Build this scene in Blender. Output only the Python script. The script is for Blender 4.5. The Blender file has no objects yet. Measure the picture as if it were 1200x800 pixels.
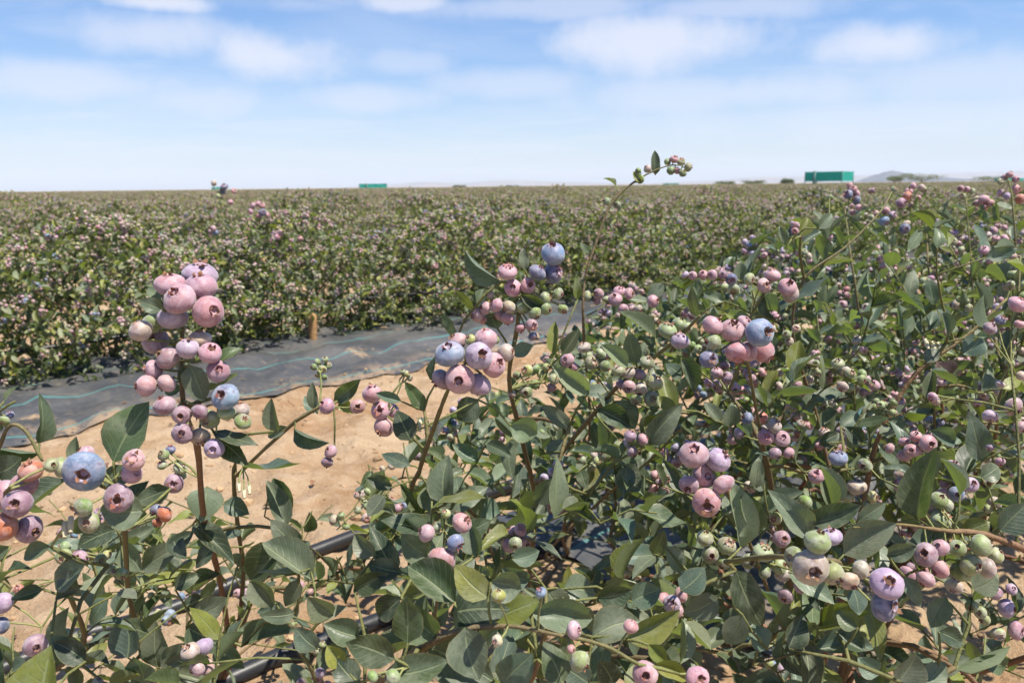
import bpy, math, random
import numpy as np
from mathutils import Vector, Matrix, noise

random.seed(11)
rng = np.random.default_rng(11)
SC = bpy.context.scene
COL = SC.collection

# ------------------------------------------------------------------ camera
FPX, CX, CY = 930.0, 600.0, 400.0            # focal length / centre in photo pixels (1200 x 800)
H = 0.80
PITCH = math.atan2(CY - 218.0, FPX)
ROLL = math.radians(-0.62)
cam_data = bpy.data.cameras.new('camera')
cam = bpy.data.objects.new('camera', cam_data)
COL.objects.link(cam)
cam_data.sensor_width = 36.0
cam_data.lens = FPX / 1200.0 * 36.0
cam_data.clip_start = 0.02
cam_data.clip_end = 30000
CR = Matrix.Rotation(math.radians(90) - PITCH, 3, 'X') @ Matrix.Rotation(ROLL, 3, 'Z')
cam.matrix_world = Matrix.Translation((0, 0, H)) @ CR.to_4x4()
cam_data.dof.use_dof = True
cam_data.dof.focus_distance = 0.62
cam_data.dof.aperture_fstop = 15.0
SC.camera = cam
CRn = np.array(CR)
CAM = np.array([0, 0, H])


def P(px, py, d):
    """world point seen at photo pixel (px,py), d metres in front of the lens"""
    return CAM + CRn @ np.array([(px - CX) / FPX * d, -(py - CY) / FPX * d, -d])


def proj(p):
    q = CRn.T @ (np.asarray(p, float) - CAM)
    d = -q[2]
    if d < 0.02:
        return None
    return CX + q[0] / d * FPX, CY - q[1] / d * FPX, d


# ------------------------------------------------------------------ light
SUN_EL, SUN_AZ = math.radians(66), math.radians(116)      # azimuth clockwise from +Y (view direction)
sd = np.array([math.sin(SUN_AZ) * math.cos(SUN_EL), math.cos(SUN_AZ) * math.cos(SUN_EL), math.sin(SUN_EL)])
sun_data = bpy.data.lights.new('sun', 'SUN')
sun_data.energy = 5.0
sun_data.angle = math.radians(0.53)
sun_data.color = (1.0, 0.935, 0.82)
sun = bpy.data.objects.new('sun', sun_data)
COL.objects.link(sun)
sun.location = (0, 0, 30)
sun.rotation_euler = Vector(-sd).to_track_quat('-Z', 'Y').to_euler()

SC.view_settings.view_transform = 'Standard'
SC.view_settings.look = 'None'
SC.view_settings.exposure = 0.77
SC.view_settings.gamma = 1.0
SC.cycles.use_denoising = True
SC.cycles.max_bounces = 6
SC.cycles.diffuse_bounces = 2
SC.cycles.transmission_bounces = 3
SC.cycles.volume_bounces = 1


class NT:
    """small node-tree helper"""
    def __init__(self, tree):
        self.t = tree
        self.n = tree.nodes
        self.l = tree.links

    def node(self, typ, **kw):
        nd = self.n.new(typ)
        for k, v in kw.items():
            setattr(nd, k, v)
        return nd

    def put(self, sock, v):
        if hasattr(v, 'is_output'):
            self.l.new(v, sock)
        elif v is not None:
            sock.default_value = v

    def math(self, op, a, b=None, c=None, clamp=False):
        nd = self.node('ShaderNodeMath', operation=op, use_clamp=clamp)
        self.put(nd.inputs[0], a)
        if b is not None:
            self.put(nd.inputs[1], b)
        if c is not None:
            self.put(nd.inputs[2], c)
        return nd.outputs[0]

    def vmath(self, op, a, b=None):
        nd = self.node('ShaderNodeVectorMath', operation=op)
        self.put(nd.inputs[0], a)
        if b is not None:
            self.put(nd.inputs[1], b)
        return nd.outputs[0]

    def mix(self, f, a, b, blend='MIX'):
        nd = self.node('ShaderNodeMix', data_type='RGBA', blend_type=blend)
        self.put(nd.inputs['Factor'], f)
        self.put(nd.inputs[6], a)
        self.put(nd.inputs[7], b)
        return nd.outputs[2]

    def noise(self, vec, scale, detail=3, rough=0.5, dist=0.0):
        nd = self.node('ShaderNodeTexNoise')
        if vec is not None:
            self.put(nd.inputs['Vector'], vec)
        nd.inputs['Scale'].default_value = scale
        nd.inputs['Detail'].default_value = detail
        nd.inputs['Roughness'].default_value = rough
        nd.inputs['Distortion'].default_value = dist
        return nd.outputs['Fac']

    def ss(self, v, a, b):
        nd = self.node('ShaderNodeMapRange', interpolation_type='SMOOTHSTEP')
        self.put(nd.inputs['Value'], v)
        nd.inputs['From Min'].default_value = a
        nd.inputs['From Max'].default_value = b
        return nd.outputs['Result']


def rgba(c):
    return (c[0], c[1], c[2], 1.0)


# ------------------------------------------------------------------ sky
world = bpy.data.worlds.new('World')
SC.world = world
world.use_nodes = True
w = NT(world.node_tree)
w.n.clear()
sky = w.node('ShaderNodeTexSky', sky_type='NISHITA')
sky.sun_disc = False
sky.sun_elevation = SUN_EL
sky.sun_rotation = SUN_AZ
sky.altitude = 100
sky.air_density = 1.0
sky.dust_density = 0.4
sky.ozone_density = 2.5
tc = w.node('ShaderNodeTexCoord')
sep = w.node('ShaderNodeSeparateXYZ')
w.l.new(tc.outputs['Generated'], sep.inputs[0])
dx, dy, dz = sep.outputs
zc = w.math('MAXIMUM', dz, 0.0)
zz = w.math('ADD', zc, 0.10)
comb = w.node('ShaderNodeCombineXYZ')
w.put(comb.inputs[0], w.math('DIVIDE', dx, zz))
w.put(comb.inputs[1], w.math('DIVIDE', dy, zz))
pl = comb.outputs[0]
# broad thin veil + broken streaks, the same over the whole sky
veil = w.ss(w.noise(pl, 0.55, 5, 0.55, 0.4), 0.40, 0.72)
mp = w.node('ShaderNodeMapping')
mp.inputs['Scale'].default_value = (0.8, 1.5, 1)
mp.inputs['Location'].default_value = (3.7, 1.2, 0)
w.l.new(pl, mp.inputs[0])
streak = w.ss(w.noise(mp.outputs[0], 1.3, 6, 0.6, 0.5), 0.46, 0.74)
# separate fair-weather puffs, given by direction
az = w.math('ARCTAN2', dx, dy)
el = w.math('ARCSINE', dz)
warp1 = w.math('MULTIPLY', w.math('SUBTRACT', w.noise(tc.outputs['Generated'], 9.0, 5, 0.6), 0.5), 2.6)
puffs = None
for (px, py, hw, hh, st) in [(320, 66, 62, 26, 1.0), (185, 42, 70, 20, .75), (785, 48, 92, 30, 1.0), (1042, 52, 60, 20, .95),
                             (185, 2, 45, 9, 1.0), (470, 2, 50, 9, .9), (90, 98, 120, 18, .7), (600, 100, 90, 16, .55),
                             (640, 8, 140, 12, .6), (850, 10, 110, 14, .6), (430, 116, 90, 14, .6), (480, 74, 40, 12, .5),
                             (230, 118, 90, 20, .6), (1130, 90, 130, 24, .55), (860, 110, 190, 20, .6), (1000, 140, 260, 22, .5), (350, 5, 60, 10, .4)]:
    d = P(px, py, 1.0) - CAM
    d /= np.linalg.norm(d)
    a0, e0 = math.atan2(d[0], d[1]), math.asin(d[2])
    ua = w.math('DIVIDE', w.math('SUBTRACT', az, a0), hw / FPX)
    ue = w.math('DIVIDE', w.math('SUBTRACT', el, e0), hh / FPX)
    rr = w.math('SQRT', w.math('ADD', w.math('MULTIPLY', ua, ua), w.math('MULTIPLY', ue, ue)))
    m = w.math('MULTIPLY', w.ss(w.math('SUBTRACT', rr, warp1), 1.6, 0.25), st)
    puffs = m if puffs is None else w.math('MAXIMUM', puffs, m)
cl = w.math('ADD', w.math('MULTIPLY', veil, 0.30), w.math('MULTIPLY', streak, 0.25))
cl = w.math('MAXIMUM', cl, w.math('MULTIPLY', puffs, 0.80), clamp=True)
hz = w.math('MULTIPLY', w.math('POWER', w.math('SUBTRACT', 1.0, zc), 6.0), 0.55)
cl = w.math('MINIMUM', cl, 0.9)
hsv = w.node('ShaderNodeHueSaturation')
hsv.inputs['Saturation'].default_value = 1.42
hsv.inputs['Value'].default_value = 1.10
w.l.new(sky.outputs['Color'], hsv.inputs['Color'])
skt = w.mix(1.0, hsv.outputs[0], (1.03, 1.02, 1.15, 1), 'MULTIPLY')
skt = w.mix(hz, skt, (5.3, 5.75, 7.4, 1))
skc = w.mix(cl, skt, (7.1, 7.3, 8.2, 1))
bg = w.node('ShaderNodeBackground')
bg.inputs['Strength'].default_value = 0.072
w.l.new(skc, bg.inputs['Color'])
wo = w.node('ShaderNodeOutputWorld')
w.l.new(bg.outputs[0], wo.inputs['Surface'])


# ------------------------------------------------------------------ object helpers
def tag(o, label=None, cat=None, group=None, kind=None):
    if label: o['label'] = label
    if cat: o['category'] = cat
    if group: o['group'] = group
    if kind: o['kind'] = kind
    return o


def link(name, data, parent=None, mat=None):
    o = bpy.data.objects.new(name, data)
    COL.objects.link(o)
    if parent is not None:
        o.parent = parent
    if mat is not None and data is not None and not data.materials:
        data.materials.append(mat)
    return o


def make_mesh(name, V, T, col=None, lv=None, mats=(), mi=None, smooth=True):
    """triangle mesh from arrays; col = per-vertex colour, lv = per-vertex vector attribute"""
    me = bpy.data.meshes.new(name)
    V = np.ascontiguousarray(V, np.float32)
    T = np.ascontiguousarray(T, np.int32)
    k = T.shape[1]
    me.vertices.add(len(V))
    me.vertices.foreach_set('co', V.ravel())
    me.loops.add(T.size)
    me.loops.foreach_set('vertex_index', T.ravel())
    me.polygons.add(len(T))
    me.polygons.foreach_set('loop_start', np.arange(0, T.size, k, dtype=np.int32))
    if mi is not None:
        me.polygons.foreach_set('material_index', np.ascontiguousarray(mi, np.int32))
    me.polygons.foreach_set('use_smooth', np.full(len(T), smooth))
    if col is not None:
        a = me.attributes.new('col', 'FLOAT_COLOR', 'POINT')
        c4 = np.ones((len(V), 4), np.float32)
        c4[:, :3] = col
        a.data.foreach_set('color', c4.ravel())
    if lv is not None:
        a = me.attributes.new('lv', 'FLOAT_VECTOR', 'POINT')
        a.data.foreach_set('vector', np.ascontiguousarray(lv, np.float32).ravel())
    for m in mats:
        me.materials.append(m)
    me.update(calc_edges=True)
    me.validate()
    return me


class Acc:
    def __init__(self):
        self.V, self.T, self.C, self.L, self.M, self.n = [], [], [], [], [], 0

    def add(self, V, T, col, lv=None, mi=0):
        self.V.append(V)
        self.T.append(T + self.n)
        self.C.append(np.broadcast_to(np.asarray(col, np.float32), (len(V), 3)))
        self.L.append(lv if lv is not None else np.zeros((len(V), 3), np.float32))
        self.M.append(np.full(len(T), mi, np.int32))
        self.n += len(V)

    def mesh(self, name, mats, smooth=True):
        if not self.V:
            return None
        return make_mesh(name, np.concatenate(self.V), np.concatenate(self.T), np.concatenate(self.C),
                         np.concatenate(self.L), mats, np.concatenate(self.M), smooth)


# ------------------------------------------------------------------ materials
def new_mat(name):
    m = bpy.data.materials.new(name)
    m.use_nodes = True
    t = NT(m.node_tree)
    t.n.clear()
    out = t.node('ShaderNodeOutputMaterial')
    return m, t, out


def src_color(t, per_object):
    if per_object:
        nd = t.node('ShaderNodeObjectInfo')
        return nd.outputs['Color'], nd.outputs['Random']
    nd = t.node('ShaderNodeAttribute', attribute_name='col')
    return nd.outputs['Color'], None


def leaf_material(name, per_object, veins=True):
    m, t, out = new_mat(name)
    c, rnd = src_color(t, per_object)
    at = t.node('ShaderNodeAttribute', attribute_name='lv')
    sp = t.node('ShaderNodeSeparateXYZ')
    t.l.new(at.outputs['Vector'], sp.inputs[0])
    u, v, rr = sp.outputs
    geo = t.node('ShaderNodeNewGeometry')
    pos = geo.outputs['Position']
    av = t.math('ABSOLUTE', v)
    # dust film on the upper side
    dust = t.ss(t.noise(pos, 48, 4, 0.65), 0.44, 0.72)
    fine = t.noise(pos, 420, 2, 0.5)
    col = t.mix(t.math('MULTIPLY_ADD', dust, 0.45, 0.06), c, (0.26, 0.285, 0.22, 1))
    col = t.mix(t.math('MULTIPLY', t.ss(fine, 0.45, 0.75), 0.25), col, (0.03, 0.045, 0.03, 1))
    blot = t.ss(t.noise(pos, 19, 2, 0.5), 0.60, 0.80)
    col = t.mix(t.math('MULTIPLY', blot, 0.22), col, (0.17, 0.16, 0.06, 1))
    # pale reddish margin
    edge = t.ss(av, 0.86, 1.0)
    col = t.mix(t.math('MULTIPLY', edge, 0.35), col, (0.20, 0.17, 0.075, 1))
    bump_h = t.math('MULTIPLY', fine, 0.10)
    if veins:
        mid = t.ss(av, 0.085, 0.03)
        ph = t.math('SUBTRACT', t.math('MULTIPLY', u, 8.0), t.math('MULTIPLY', av, 2.6))
        ph = t.math('ADD', ph, t.math('MULTIPLY', t.noise(pos, 90, 2), 0.5))
        fr = t.math('ABSOLUTE', t.math('SUBTRACT', t.math('FRACT', ph), 0.5))
        side = t.math('MULTIPLY', t.ss(fr, 0.085, 0.02), 0.55)
        vein = t.math('MAXIMUM', mid, side)
        col = t.mix(t.math('MULTIPLY', vein, 0.50), col, (0.27, 0.31, 0.18, 1))
        bump_h = t.math('SUBTRACT', bump_h, t.math('MULTIPLY', vein, 0.5))
    # underside: paler, matt
    col2 = t.mix(0.5, col, (0.15, 0.19, 0.105, 1))
    col = t.mix(geo.outputs['Backfacing'], col, col2)
    bmp = t.node('ShaderNodeBump')
    bmp.inputs['Strength'].default_value = 0.6
    bmp.inputs['Distance'].default_value = 0.0012
    t.l.new(bump_h, bmp.inputs['Height'])
    bs = t.node('ShaderNodeBsdfPrincipled')
    t.l.new(col, bs.inputs['Base Color'])
    t.put(bs.inputs['Roughness'], t.math('MULTIPLY_ADD', dust, 0.28, 0.40))
    bs.inputs['Specular IOR Level'].default_value = 0.36
    t.l.new(bmp.outputs[0], bs.inputs['Normal'])
    tr = t.node('ShaderNodeBsdfTranslucent')
    tcol = t.mix(1.0, col, (1.8, 2.1, 0.5, 1), 'MULTIPLY')
    t.l.new(tcol, tr.inputs['Color'])
    ms = t.node('ShaderNodeMixShader')
    ms.inputs[0].default_value = 0.22
    t.l.new(bs.outputs[0], ms.inputs[1])
    t.l.new(tr.outputs[0], ms.inputs[2])
    t.l.new(ms.outputs[0], out.inputs['Surface'])
    return m


def berry_material(name, per_object):
    m, t, out = new_mat(name)
    c, rnd = src_color(t, per_object)
    geo = t.node('ShaderNodeNewGeometry')
    pos = geo.outputs['Position']
    at = t.node('ShaderNodeAttribute', attribute_name='lv')
    sp = t.node('ShaderNodeSeparateXYZ')
    t.l.new(at.outputs['Vector'], sp.inputs[0])
    ax = sp.outputs[0]                      # 0 stalk end .. 1 crown
    blush = t.math('MULTIPLY', t.ss(ax, 0.72, 1.0), 0.55)
    col = t.mix(blush, c, t.mix(0.55, c, (0.34, 0.085, 0.09, 1)))
    if rnd is not None:      # ripening blush creeping down from the crown, more on some berries than on others
        rip = t.math('MULTIPLY', t.ss(t.math('ADD', ax, t.math('MULTIPLY', t.math('SUBTRACT', t.noise(pos, 75, 2), 0.5), 0.9)), 0.40, 0.95), t.math('MULTIPLY', rnd, 0.75))
        col = t.mix(rip, col, t.mix(0.5, c, (0.43, 0.17, 0.20, 1)))
        cmb = t.node('ShaderNodeCombineXYZ')
        t.put(cmb.inputs[0], t.math('MULTIPLY', sp.outputs[1], 26.0))
        t.put(cmb.inputs[1], t.math('MULTIPLY', ax, 2.0))
        t.put(cmb.inputs[2], t.math('MULTIPLY', rnd, 40.0))
        ray = t.math('MULTIPLY', t.ss(t.noise(cmb.outputs[0], 1.0, 3, 0.6), 0.50, 0.70), t.math('MULTIPLY', t.ss(ax, 0.45, 0.9), 0.5))
        col = t.mix(ray, col, t.mix(1.0, col, (0.62, 0.45, 0.52, 1), 'MULTIPLY'))
    stalk = t.math('MULTIPLY', t.ss(ax, 0.35, 0.0), 0.35)
    col = t.mix(stalk, col, t.mix(0.5, c, (0.34, 0.36, 0.16, 1)))
    big = t.ss(t.noise(pos, 70, 3, 0.6), 0.42, 0.60)
    col = t.mix(t.math('MULTIPLY', big, 0.6), col, t.mix(1.0, col, (0.68, 0.60, 0.74, 1), 'MULTIPLY'))
    patch = t.ss(t.noise(pos, 150, 4, 0.65, 0.5), 0.42, 0.62)
    col = t.mix(t.math('MULTIPLY', patch, 0.50), col, t.mix(0.42, col, (0.70, 0.66, 0.72, 1)))
    rub = t.ss(t.noise(pos, 300, 4, 0.7, 0.8), 0.56, 0.66)
    col = t.mix(t.math('MULTIPLY', rub, 0.75), col, t.mix(1.0, col, (0.52, 0.42, 0.50, 1), 'MULTIPLY'))
    spk = t.ss(t.noise(pos, 1300, 2, 0.5), 0.58, 0.68)
    msk = t.ss(t.noise(pos, 90, 2, 0.5), 0.45, 0.60)
    col = t.mix(t.math('MULTIPLY', t.math('MULTIPLY', spk, msk), 0.5), col, t.mix(1.0, col, (0.30, 0.28, 0.34, 1), 'MULTIPLY'))
    bmp = t.node('ShaderNodeBump')
    bmp.inputs['Strength'].default_value = 0.30
    bmp.inputs['Distance'].default_value = 0.0006
    t.l.new(t.noise(pos, 500, 3), bmp.inputs['Height'])
    bs = t.node('ShaderNodeBsdfPrincipled')
    t.l.new(col, bs.inputs['Base Color'])
    bs.inputs['Roughness'].default_value = 0.52
    bs.inputs['Specular IOR Level'].default_value = 0.35
    bs.inputs['Sheen Weight'].default_value = 0.25
    bs.inputs['Sheen Roughness'].default_value = 0.5
    bs.inputs['Subsurface Weight'].default_value = 0.12 if per_object else 0.0
    bs.inputs['Subsurface Radius'].default_value = (1.0, 0.5, 0.4)
    bs.inputs['Subsurface Scale'].default_value = 0.0025
    t.l.new(bmp.outputs[0], bs.inputs['Normal'])
    t.l.new(bs.outputs[0], out.inputs['Surface'])
    return m


def plain_material(name, col, rough=0.7, var=0.25, scale=40, attr=False, spec=0.4, bump=0.0, trans=0.0, space='pos'):
    m, t, out = new_mat(name)
    if attr:
        c = t.node('ShaderNodeAttribute', attribute_name='col').outputs['Color']
    else:
        rg = t.node('ShaderNodeRGB')
        rg.outputs[0].default_value = rgba(col)
        c = rg.outputs[0]
    pos = t.node('ShaderNodeNewGeometry').outputs['Position']
    n = t.noise(pos, scale, 4, 0.6)
    cc = t.mix(t.math('MULTIPLY', t.ss(n, 0.3, 0.7), var), c, t.mix(1.0, c, (0.45, 0.45, 0.45, 1), 'MULTIPLY'))
    bs = t.node('ShaderNodeBsdfPrincipled')
    t.l.new(cc, bs.inputs['Base Color'])
    bs.inputs['Roughness'].default_value = rough
    bs.inputs['Specular IOR Level'].default_value = spec
    if bump:
        b = t.node('ShaderNodeBump')
        b.inputs['Strength'].default_value = bump
        b.inputs['Distance'].default_value = 0.01
        t.l.new(n, b.inputs['Height'])
        t.l.new(b.outputs[0], bs.inputs['Normal'])
    sh = bs.outputs[0]
    if trans:
        tr = t.node('ShaderNodeBsdfTranslucent')
        t.l.new(cc, tr.inputs['Color'])
        ms = t.node('ShaderNodeMixShader')
        ms.inputs[0].default_value = trans
        t.l.new(sh, ms.inputs[1])
        t.l.new(tr.outputs[0], ms.inputs[2])
        sh = ms.outputs[0]
    t.l.new(sh, out.inputs['Surface'])
    return m


def sand_material():
    m, t, out = new_mat('sand')
    pos = t.node('ShaderNodeNewGeometry').outputs['Position']
    big = t.noise(pos, 1.6, 5, 0.6)
    mid = t.noise(pos, 14, 5, 0.65)
    fin = t.noise(pos, 160, 4, 0.7)
    grit = t.noise(pos, 700, 2, 0.6)
    col = t.mix(t.ss(big, 0.35, 0.68), (0.33, 0.20, 0.105, 1), (0.49, 0.365, 0.24, 1))
    col = t.mix(t.math('MULTIPLY', t.ss(mid, 0.44, 0.66), 0.5), col, (0.55, 0.42, 0.29, 1))
    col = t.mix(t.math('MULTIPLY', t.ss(fin, 0.50, 0.68), 0.55), col, (0.235, 0.135, 0.065, 1))
    col = t.mix(t.math('MULTIPLY', t.ss(grit, 0.60, 0.75), 0.40), col, (0.22, 0.15, 0.09, 1))
    hgt = t.math('ADD', t.math('MULTIPLY', mid, 1.0), t.math('ADD', t.math('MULTIPLY', fin, 0.35), t.math('MULTIPLY', grit, 0.1)))
    b = t.node('ShaderNodeBump')
    b.inputs['Strength'].default_value = 0.8
    b.inputs['Distance'].default_value = 0.035
    t.l.new(hgt, b.inputs['Height'])
    bs = t.node('ShaderNodeBsdfPrincipled')
    t.l.new(col, bs.inputs['Base Color'])
    bs.inputs['Roughness'].default_value = 0.92
    bs.inputs['Specular IOR Level'].default_value = 0.15
    t.l.new(b.outputs[0], bs.inputs['Normal'])
    t.l.new(bs.outputs[0], out.inputs['Surface'])
    return m


def mat_material():
    """black woven ground cover with teal guide threads, dusty"""
    m, t, out = new_mat('woven_weed_mat')
    at = t.node('ShaderNodeAttribute', attribute_name='lv')     # (r across, s along, 0)
    sp = t.node('ShaderNodeSeparateXYZ')
    t.l.new(at.outputs['Vector'], sp.inputs[0])
    r, s, _ = sp.outputs
    pos = t.node('ShaderNodeNewGeometry').outputs['Position']
    wv = t.math('ADD', t.math('SINE', t.math('MULTIPLY', r, 2200.0)), t.math('SINE', t.math('MULTIPLY', s, 2200.0)))
    dust = t.ss(t.noise(pos, 3.2, 6, 0.65, 0.4), 0.40, 0.72)
    d2 = t.ss(t.noise(pos, 26, 5, 0.7), 0.50, 0.78)
    mpn = t.node('ShaderNodeMapping')
    mpn.inputs['Scale'].default_value = (60, 2.5, 1)
    t.l.new(at.outputs['Vector'], mpn.inputs[0])
    scr = t.ss(t.noise(mpn.outputs[0], 1.0, 4, 0.6), 0.50, 0.75)
    col = t.mix(t.math('MULTIPLY', dust, 0.42), (0.050, 0.053, 0.058, 1), (0.20, 0.185, 0.165, 1))
    col = t.mix(t.math('MULTIPLY', scr, 0.22), col, (0.16, 0.16, 0.165, 1))
    col = t.mix(t.math('MULTIPLY', d2, 0.35), col, (0.30, 0.23, 0.16, 1))
    spill = t.math('MULTIPLY', t.ss(r, 0.16, 0.0), t.ss(t.noise(pos, 9, 5, 0.7), 0.44, 0.60))
    spot = t.ss(t.noise(pos, 5.5, 5, 0.75, 0.5), 0.60, 0.70)
    col = t.mix(t.math('MULTIPLY', t.math('MAXIMUM', spill, spot), 0.75), col, (0.36, 0.25, 0.15, 1))
    st = None
    for k, rs in enumerate((0.055, 0.27, 0.49, 0.66)):
        q = t.ss(t.math('ABSOLUTE', t.math('SUBTRACT', r, rs)), 0.0050, 0.0025)
        st = q if st is None else t.math('MAXIMUM', st, q)
    st = t.math('MULTIPLY', st, t.math('SUBTRACT', 0.62, t.math('MULTIPLY', d2, 0.5)))
    col = t.mix(st, col, (0.075, 0.23, 0.215, 1))
    b = t.node('ShaderNodeBump')
    b.inputs['Strength'].default_value = 0.5
    b.inputs['Distance'].default_value = 0.006
    t.l.new(t.math('ADD', t.noise(pos, 30, 4, 0.6), t.math('MULTIPLY', wv, 0.02)), b.inputs['Height'])
    bs = t.node('ShaderNodeBsdfPrincipled')
    t.l.new(col, bs.inputs['Base Color'])
    bs.inputs['Roughness'].default_value = 0.40
    bs.inputs['Specular IOR Level'].default_value = 0.5
    t.l.new(b.outputs[0], bs.inputs['Normal'])
    t.l.new(bs.outputs[0], out.inputs['Surface'])
    return m


M_SAND = sand_material()
M_MAT = mat_material()
M_LEAF_O = leaf_material('leaf_single', True)
M_LEAF_A = leaf_material('leaf_mass', False)
M_LEAF_F = leaf_material('leaf_far', False, veins=False)
M_BERRY_O = berry_material('berry_single', True)
M_BERRY_A = berry_material('berry_mass', False)
M_CALYX = plain_material('calyx_brown', (0.20, 0.075, 0.045), 0.8, 0.6, 500, attr=True)
M_BARK = plain_material('bark', (0.1, 0.08, 0.04), 0.75, 0.45, 180, attr=True, bump=0.3)
M_BARKO = plain_material('old_bark', (0.165, 0.10, 0.055), 0.8, 0.5, 120, bump=0.4)
M_GREENB = plain_material('green_bark', (0.15, 0.15, 0.06), 0.7, 0.5, 90, bump=0.3)
M_FLOWER = plain_material('cream_petal', (0.72, 0.66, 0.44), 0.6, 0.2, 300, trans=0.2)
M_PIPE = plain_material('black_pipe', (0.022, 0.023, 0.026), 0.42, 0.35, 60, bump=0.05)
M_WOOD = plain_material('stake_wood', (0.42, 0.24, 0.10), 0.8, 0.4, 70, bump=0.5)
M_ROCK = plain_material('clod', (0.42, 0.28, 0.16), 0.95, 0.4, 90, attr=True, bump=0.6)
M_NET = plain_material('teal_net', (0.03, 0.44, 0.35), 0.7, 0.2, 3, trans=0.3)
M_POST = plain_material('grey_post', (0.10, 0.22, 0.19), 0.6, 0.3, 8)
M_HILL = plain_material('bare_rock', (0.09, 0.085, 0.085), 0.95, 0.5, 0.012)
M_DUNE = plain_material('pale_dune', (0.27, 0.235, 0.215), 0.95, 0.45, 0.006)

# ------------------------------------------------------------------ field layout (row coordinates)
RO = np.array([-1.62, 2.41])                 # s = 0, r = 0 : near edge of the weed mat
RA = math.radians(41.7)
RU = np.array([math.cos(RA), math.sin(RA)])  # along the rows
RN = np.array([-math.sin(RA), math.cos(RA)])  # across the rows, away from the camera
ROW_GAP = 2.75


def RS(s, r):
    return RO + RU * s + RN * r


def to_rs(x, y):
    d = np.array([x, y]) - RO
    return float(d @ RU), float(d @ RN)


def gh(x, y):
    d = math.hypot(x, y)
    if d > 40:
        return 0.0
    f = max(0.0, min(1.0, (40 - d) / 30))
    h = 0.020 * noise.noise((x * 1.3, y * 1.3, 0.0)) + 0.012 * noise.noise((x * 4.1, y * 4.1, 3.0))
    if d < 9:
        h += 0.026 * noise.noise((x * 5.5, y * 5.5, 7.0)) + .014 * noise.noise((x * 13, y * 13, 2.0)) + 0.010 * (abs(noise.noise((x * 17, y * 17, 4.0))) - .2) + 0.007 * (abs(noise.noise((x * 34, y * 34, 9.0))) - .2)
        # tread marks / footprints between the rows
        c = noise.noise((x * 2.2 + 5, y * 2.2, 1.0))
        h -= 0.020 * max(0.0, c - 0.12)
    return h * f


def axis(lo, hi, step, far):
    a = list(np.arange(lo, hi + 1e-6, step))
    s, x = step, hi
    while x < far:
        s *= 1.09
        x += s
        a.append(x)
    s, x = step, lo
    b = []
    while x > -far:
        s *= 1.09
        x -= s
        b.append(x)
    return np.array(b[::-1] + a)


gx, gy = axis(-1.9, 1.0, 0.014, 9000), axis(0.9, 3.7, 0.014, 9000)
nx, ny = len(gx), len(gy)
GV = np.array([(x, y, gh(x, y)) for y in gy for x in gx])
ii = (np.arange(ny - 1)[:, None] * nx + np.arange(nx - 1)[None, :]).ravel()
GF = np.stack([ii, ii + 1, ii + nx + 1, ii + nx], 1)
ground = link('ground', make_mesh('ground', GV, GF, mats=[M_SAND]))
tag(ground, kind='structure')


# loose clods and grit on the sand
def rock_template(seed):
    r_ = random.Random(seed)
    t = (1 + 5 ** .5) / 2
    v = np.array([(-1, t, 0), (1, t, 0), (-1, -t, 0), (1, -t, 0), (0, -1, t), (0, 1, t), (0, -1, -t), (0, 1, -t), (t, 0, -1), (t, 0, 1), (-t, 0, -1), (-t, 0, 1)], float)
    v /= np.linalg.norm(v[0])
    f = np.array([(0, 11, 5), (0, 5, 1), (0, 1, 7), (0, 7, 10), (0, 10, 11), (1, 5, 9), (5, 11, 4), (11, 10, 2), (10, 7, 6), (7, 1, 8), (3, 9, 4), (3, 4, 2), (3, 2, 6), (3, 6, 8), (3, 8, 9), (4, 9, 5), (2, 4, 11), (6, 2, 10), (8, 6, 7), (9, 8, 1)])
    for k in range(12):
        v[k] *= r_.uniform(.65, 1.2)
    v[:, 2] *= .6
    return v, f


ICO_V, ICO_F = rock_template(0)
rocks = [rock_template(k) for k in range(1, 5)]
acc = Acc()
for k in range(5200):
    x, y = random.uniform(-2.4, 1.6), random.uniform(0.7, 4.8)
    s_, r_ = to_rs(x, y)
    if 0.0 < r_ < 1.0 and random.random() < .75:
        continue
    v, f = rocks[k % 4]
    sz = 0.0019 * math.exp(random.gauss(0.4, 0.85))
    sz = min(sz, .021)
    a = random.uniform(0, 6.28)
    R = np.array([[math.cos(a), -math.sin(a), 0], [math.sin(a), math.cos(a), 0], [0, 0, 1]])
    z = gh(x, y) + sz * .25 + (0.03 if 0 < r_ < 1.0 else 0)
    c = np.array([.42, .28, .16]) * random.uniform(.6, 1.25)
    acc.add((v * sz * random.uniform(.8, 1.2)) @ R.T + np.array([x, y, z]), f, c)
for k in range(900):
    x, y = random.uniform(-2.0, 1.0), random.uniform(0.9, 3.9)
    s_, r_ = to_rs(x, y)
    if -.02 < r_ < 1.0 or noise.noise((x * 2.5, y * 2.5, 5.0)) < -.05:
        continue
    v, f = rocks[k % 4]
    sz = random.uniform(.004, .009) if random.random() < .85 else random.uniform(.009, .018)
    a = random.uniform(0, 6.28)
    R = np.array([[math.cos(a), -math.sin(a), 0], [math.sin(a), math.cos(a), 0], [0, 0, 1]])
    acc.add((v * sz * np.array([1.2, .9, .8])) @ R.T + np.array([x, y, gh(x, y) + sz * .12]), f, np.array([.40, .265, .15]) * random.uniform(.7, 1.15))
tag(link('sand_clods', acc.mesh('sand_clods', [M_ROCK], False)), 'small tan clods and grit scattered over the bare sand', 'clods', kind='stuff')


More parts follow.
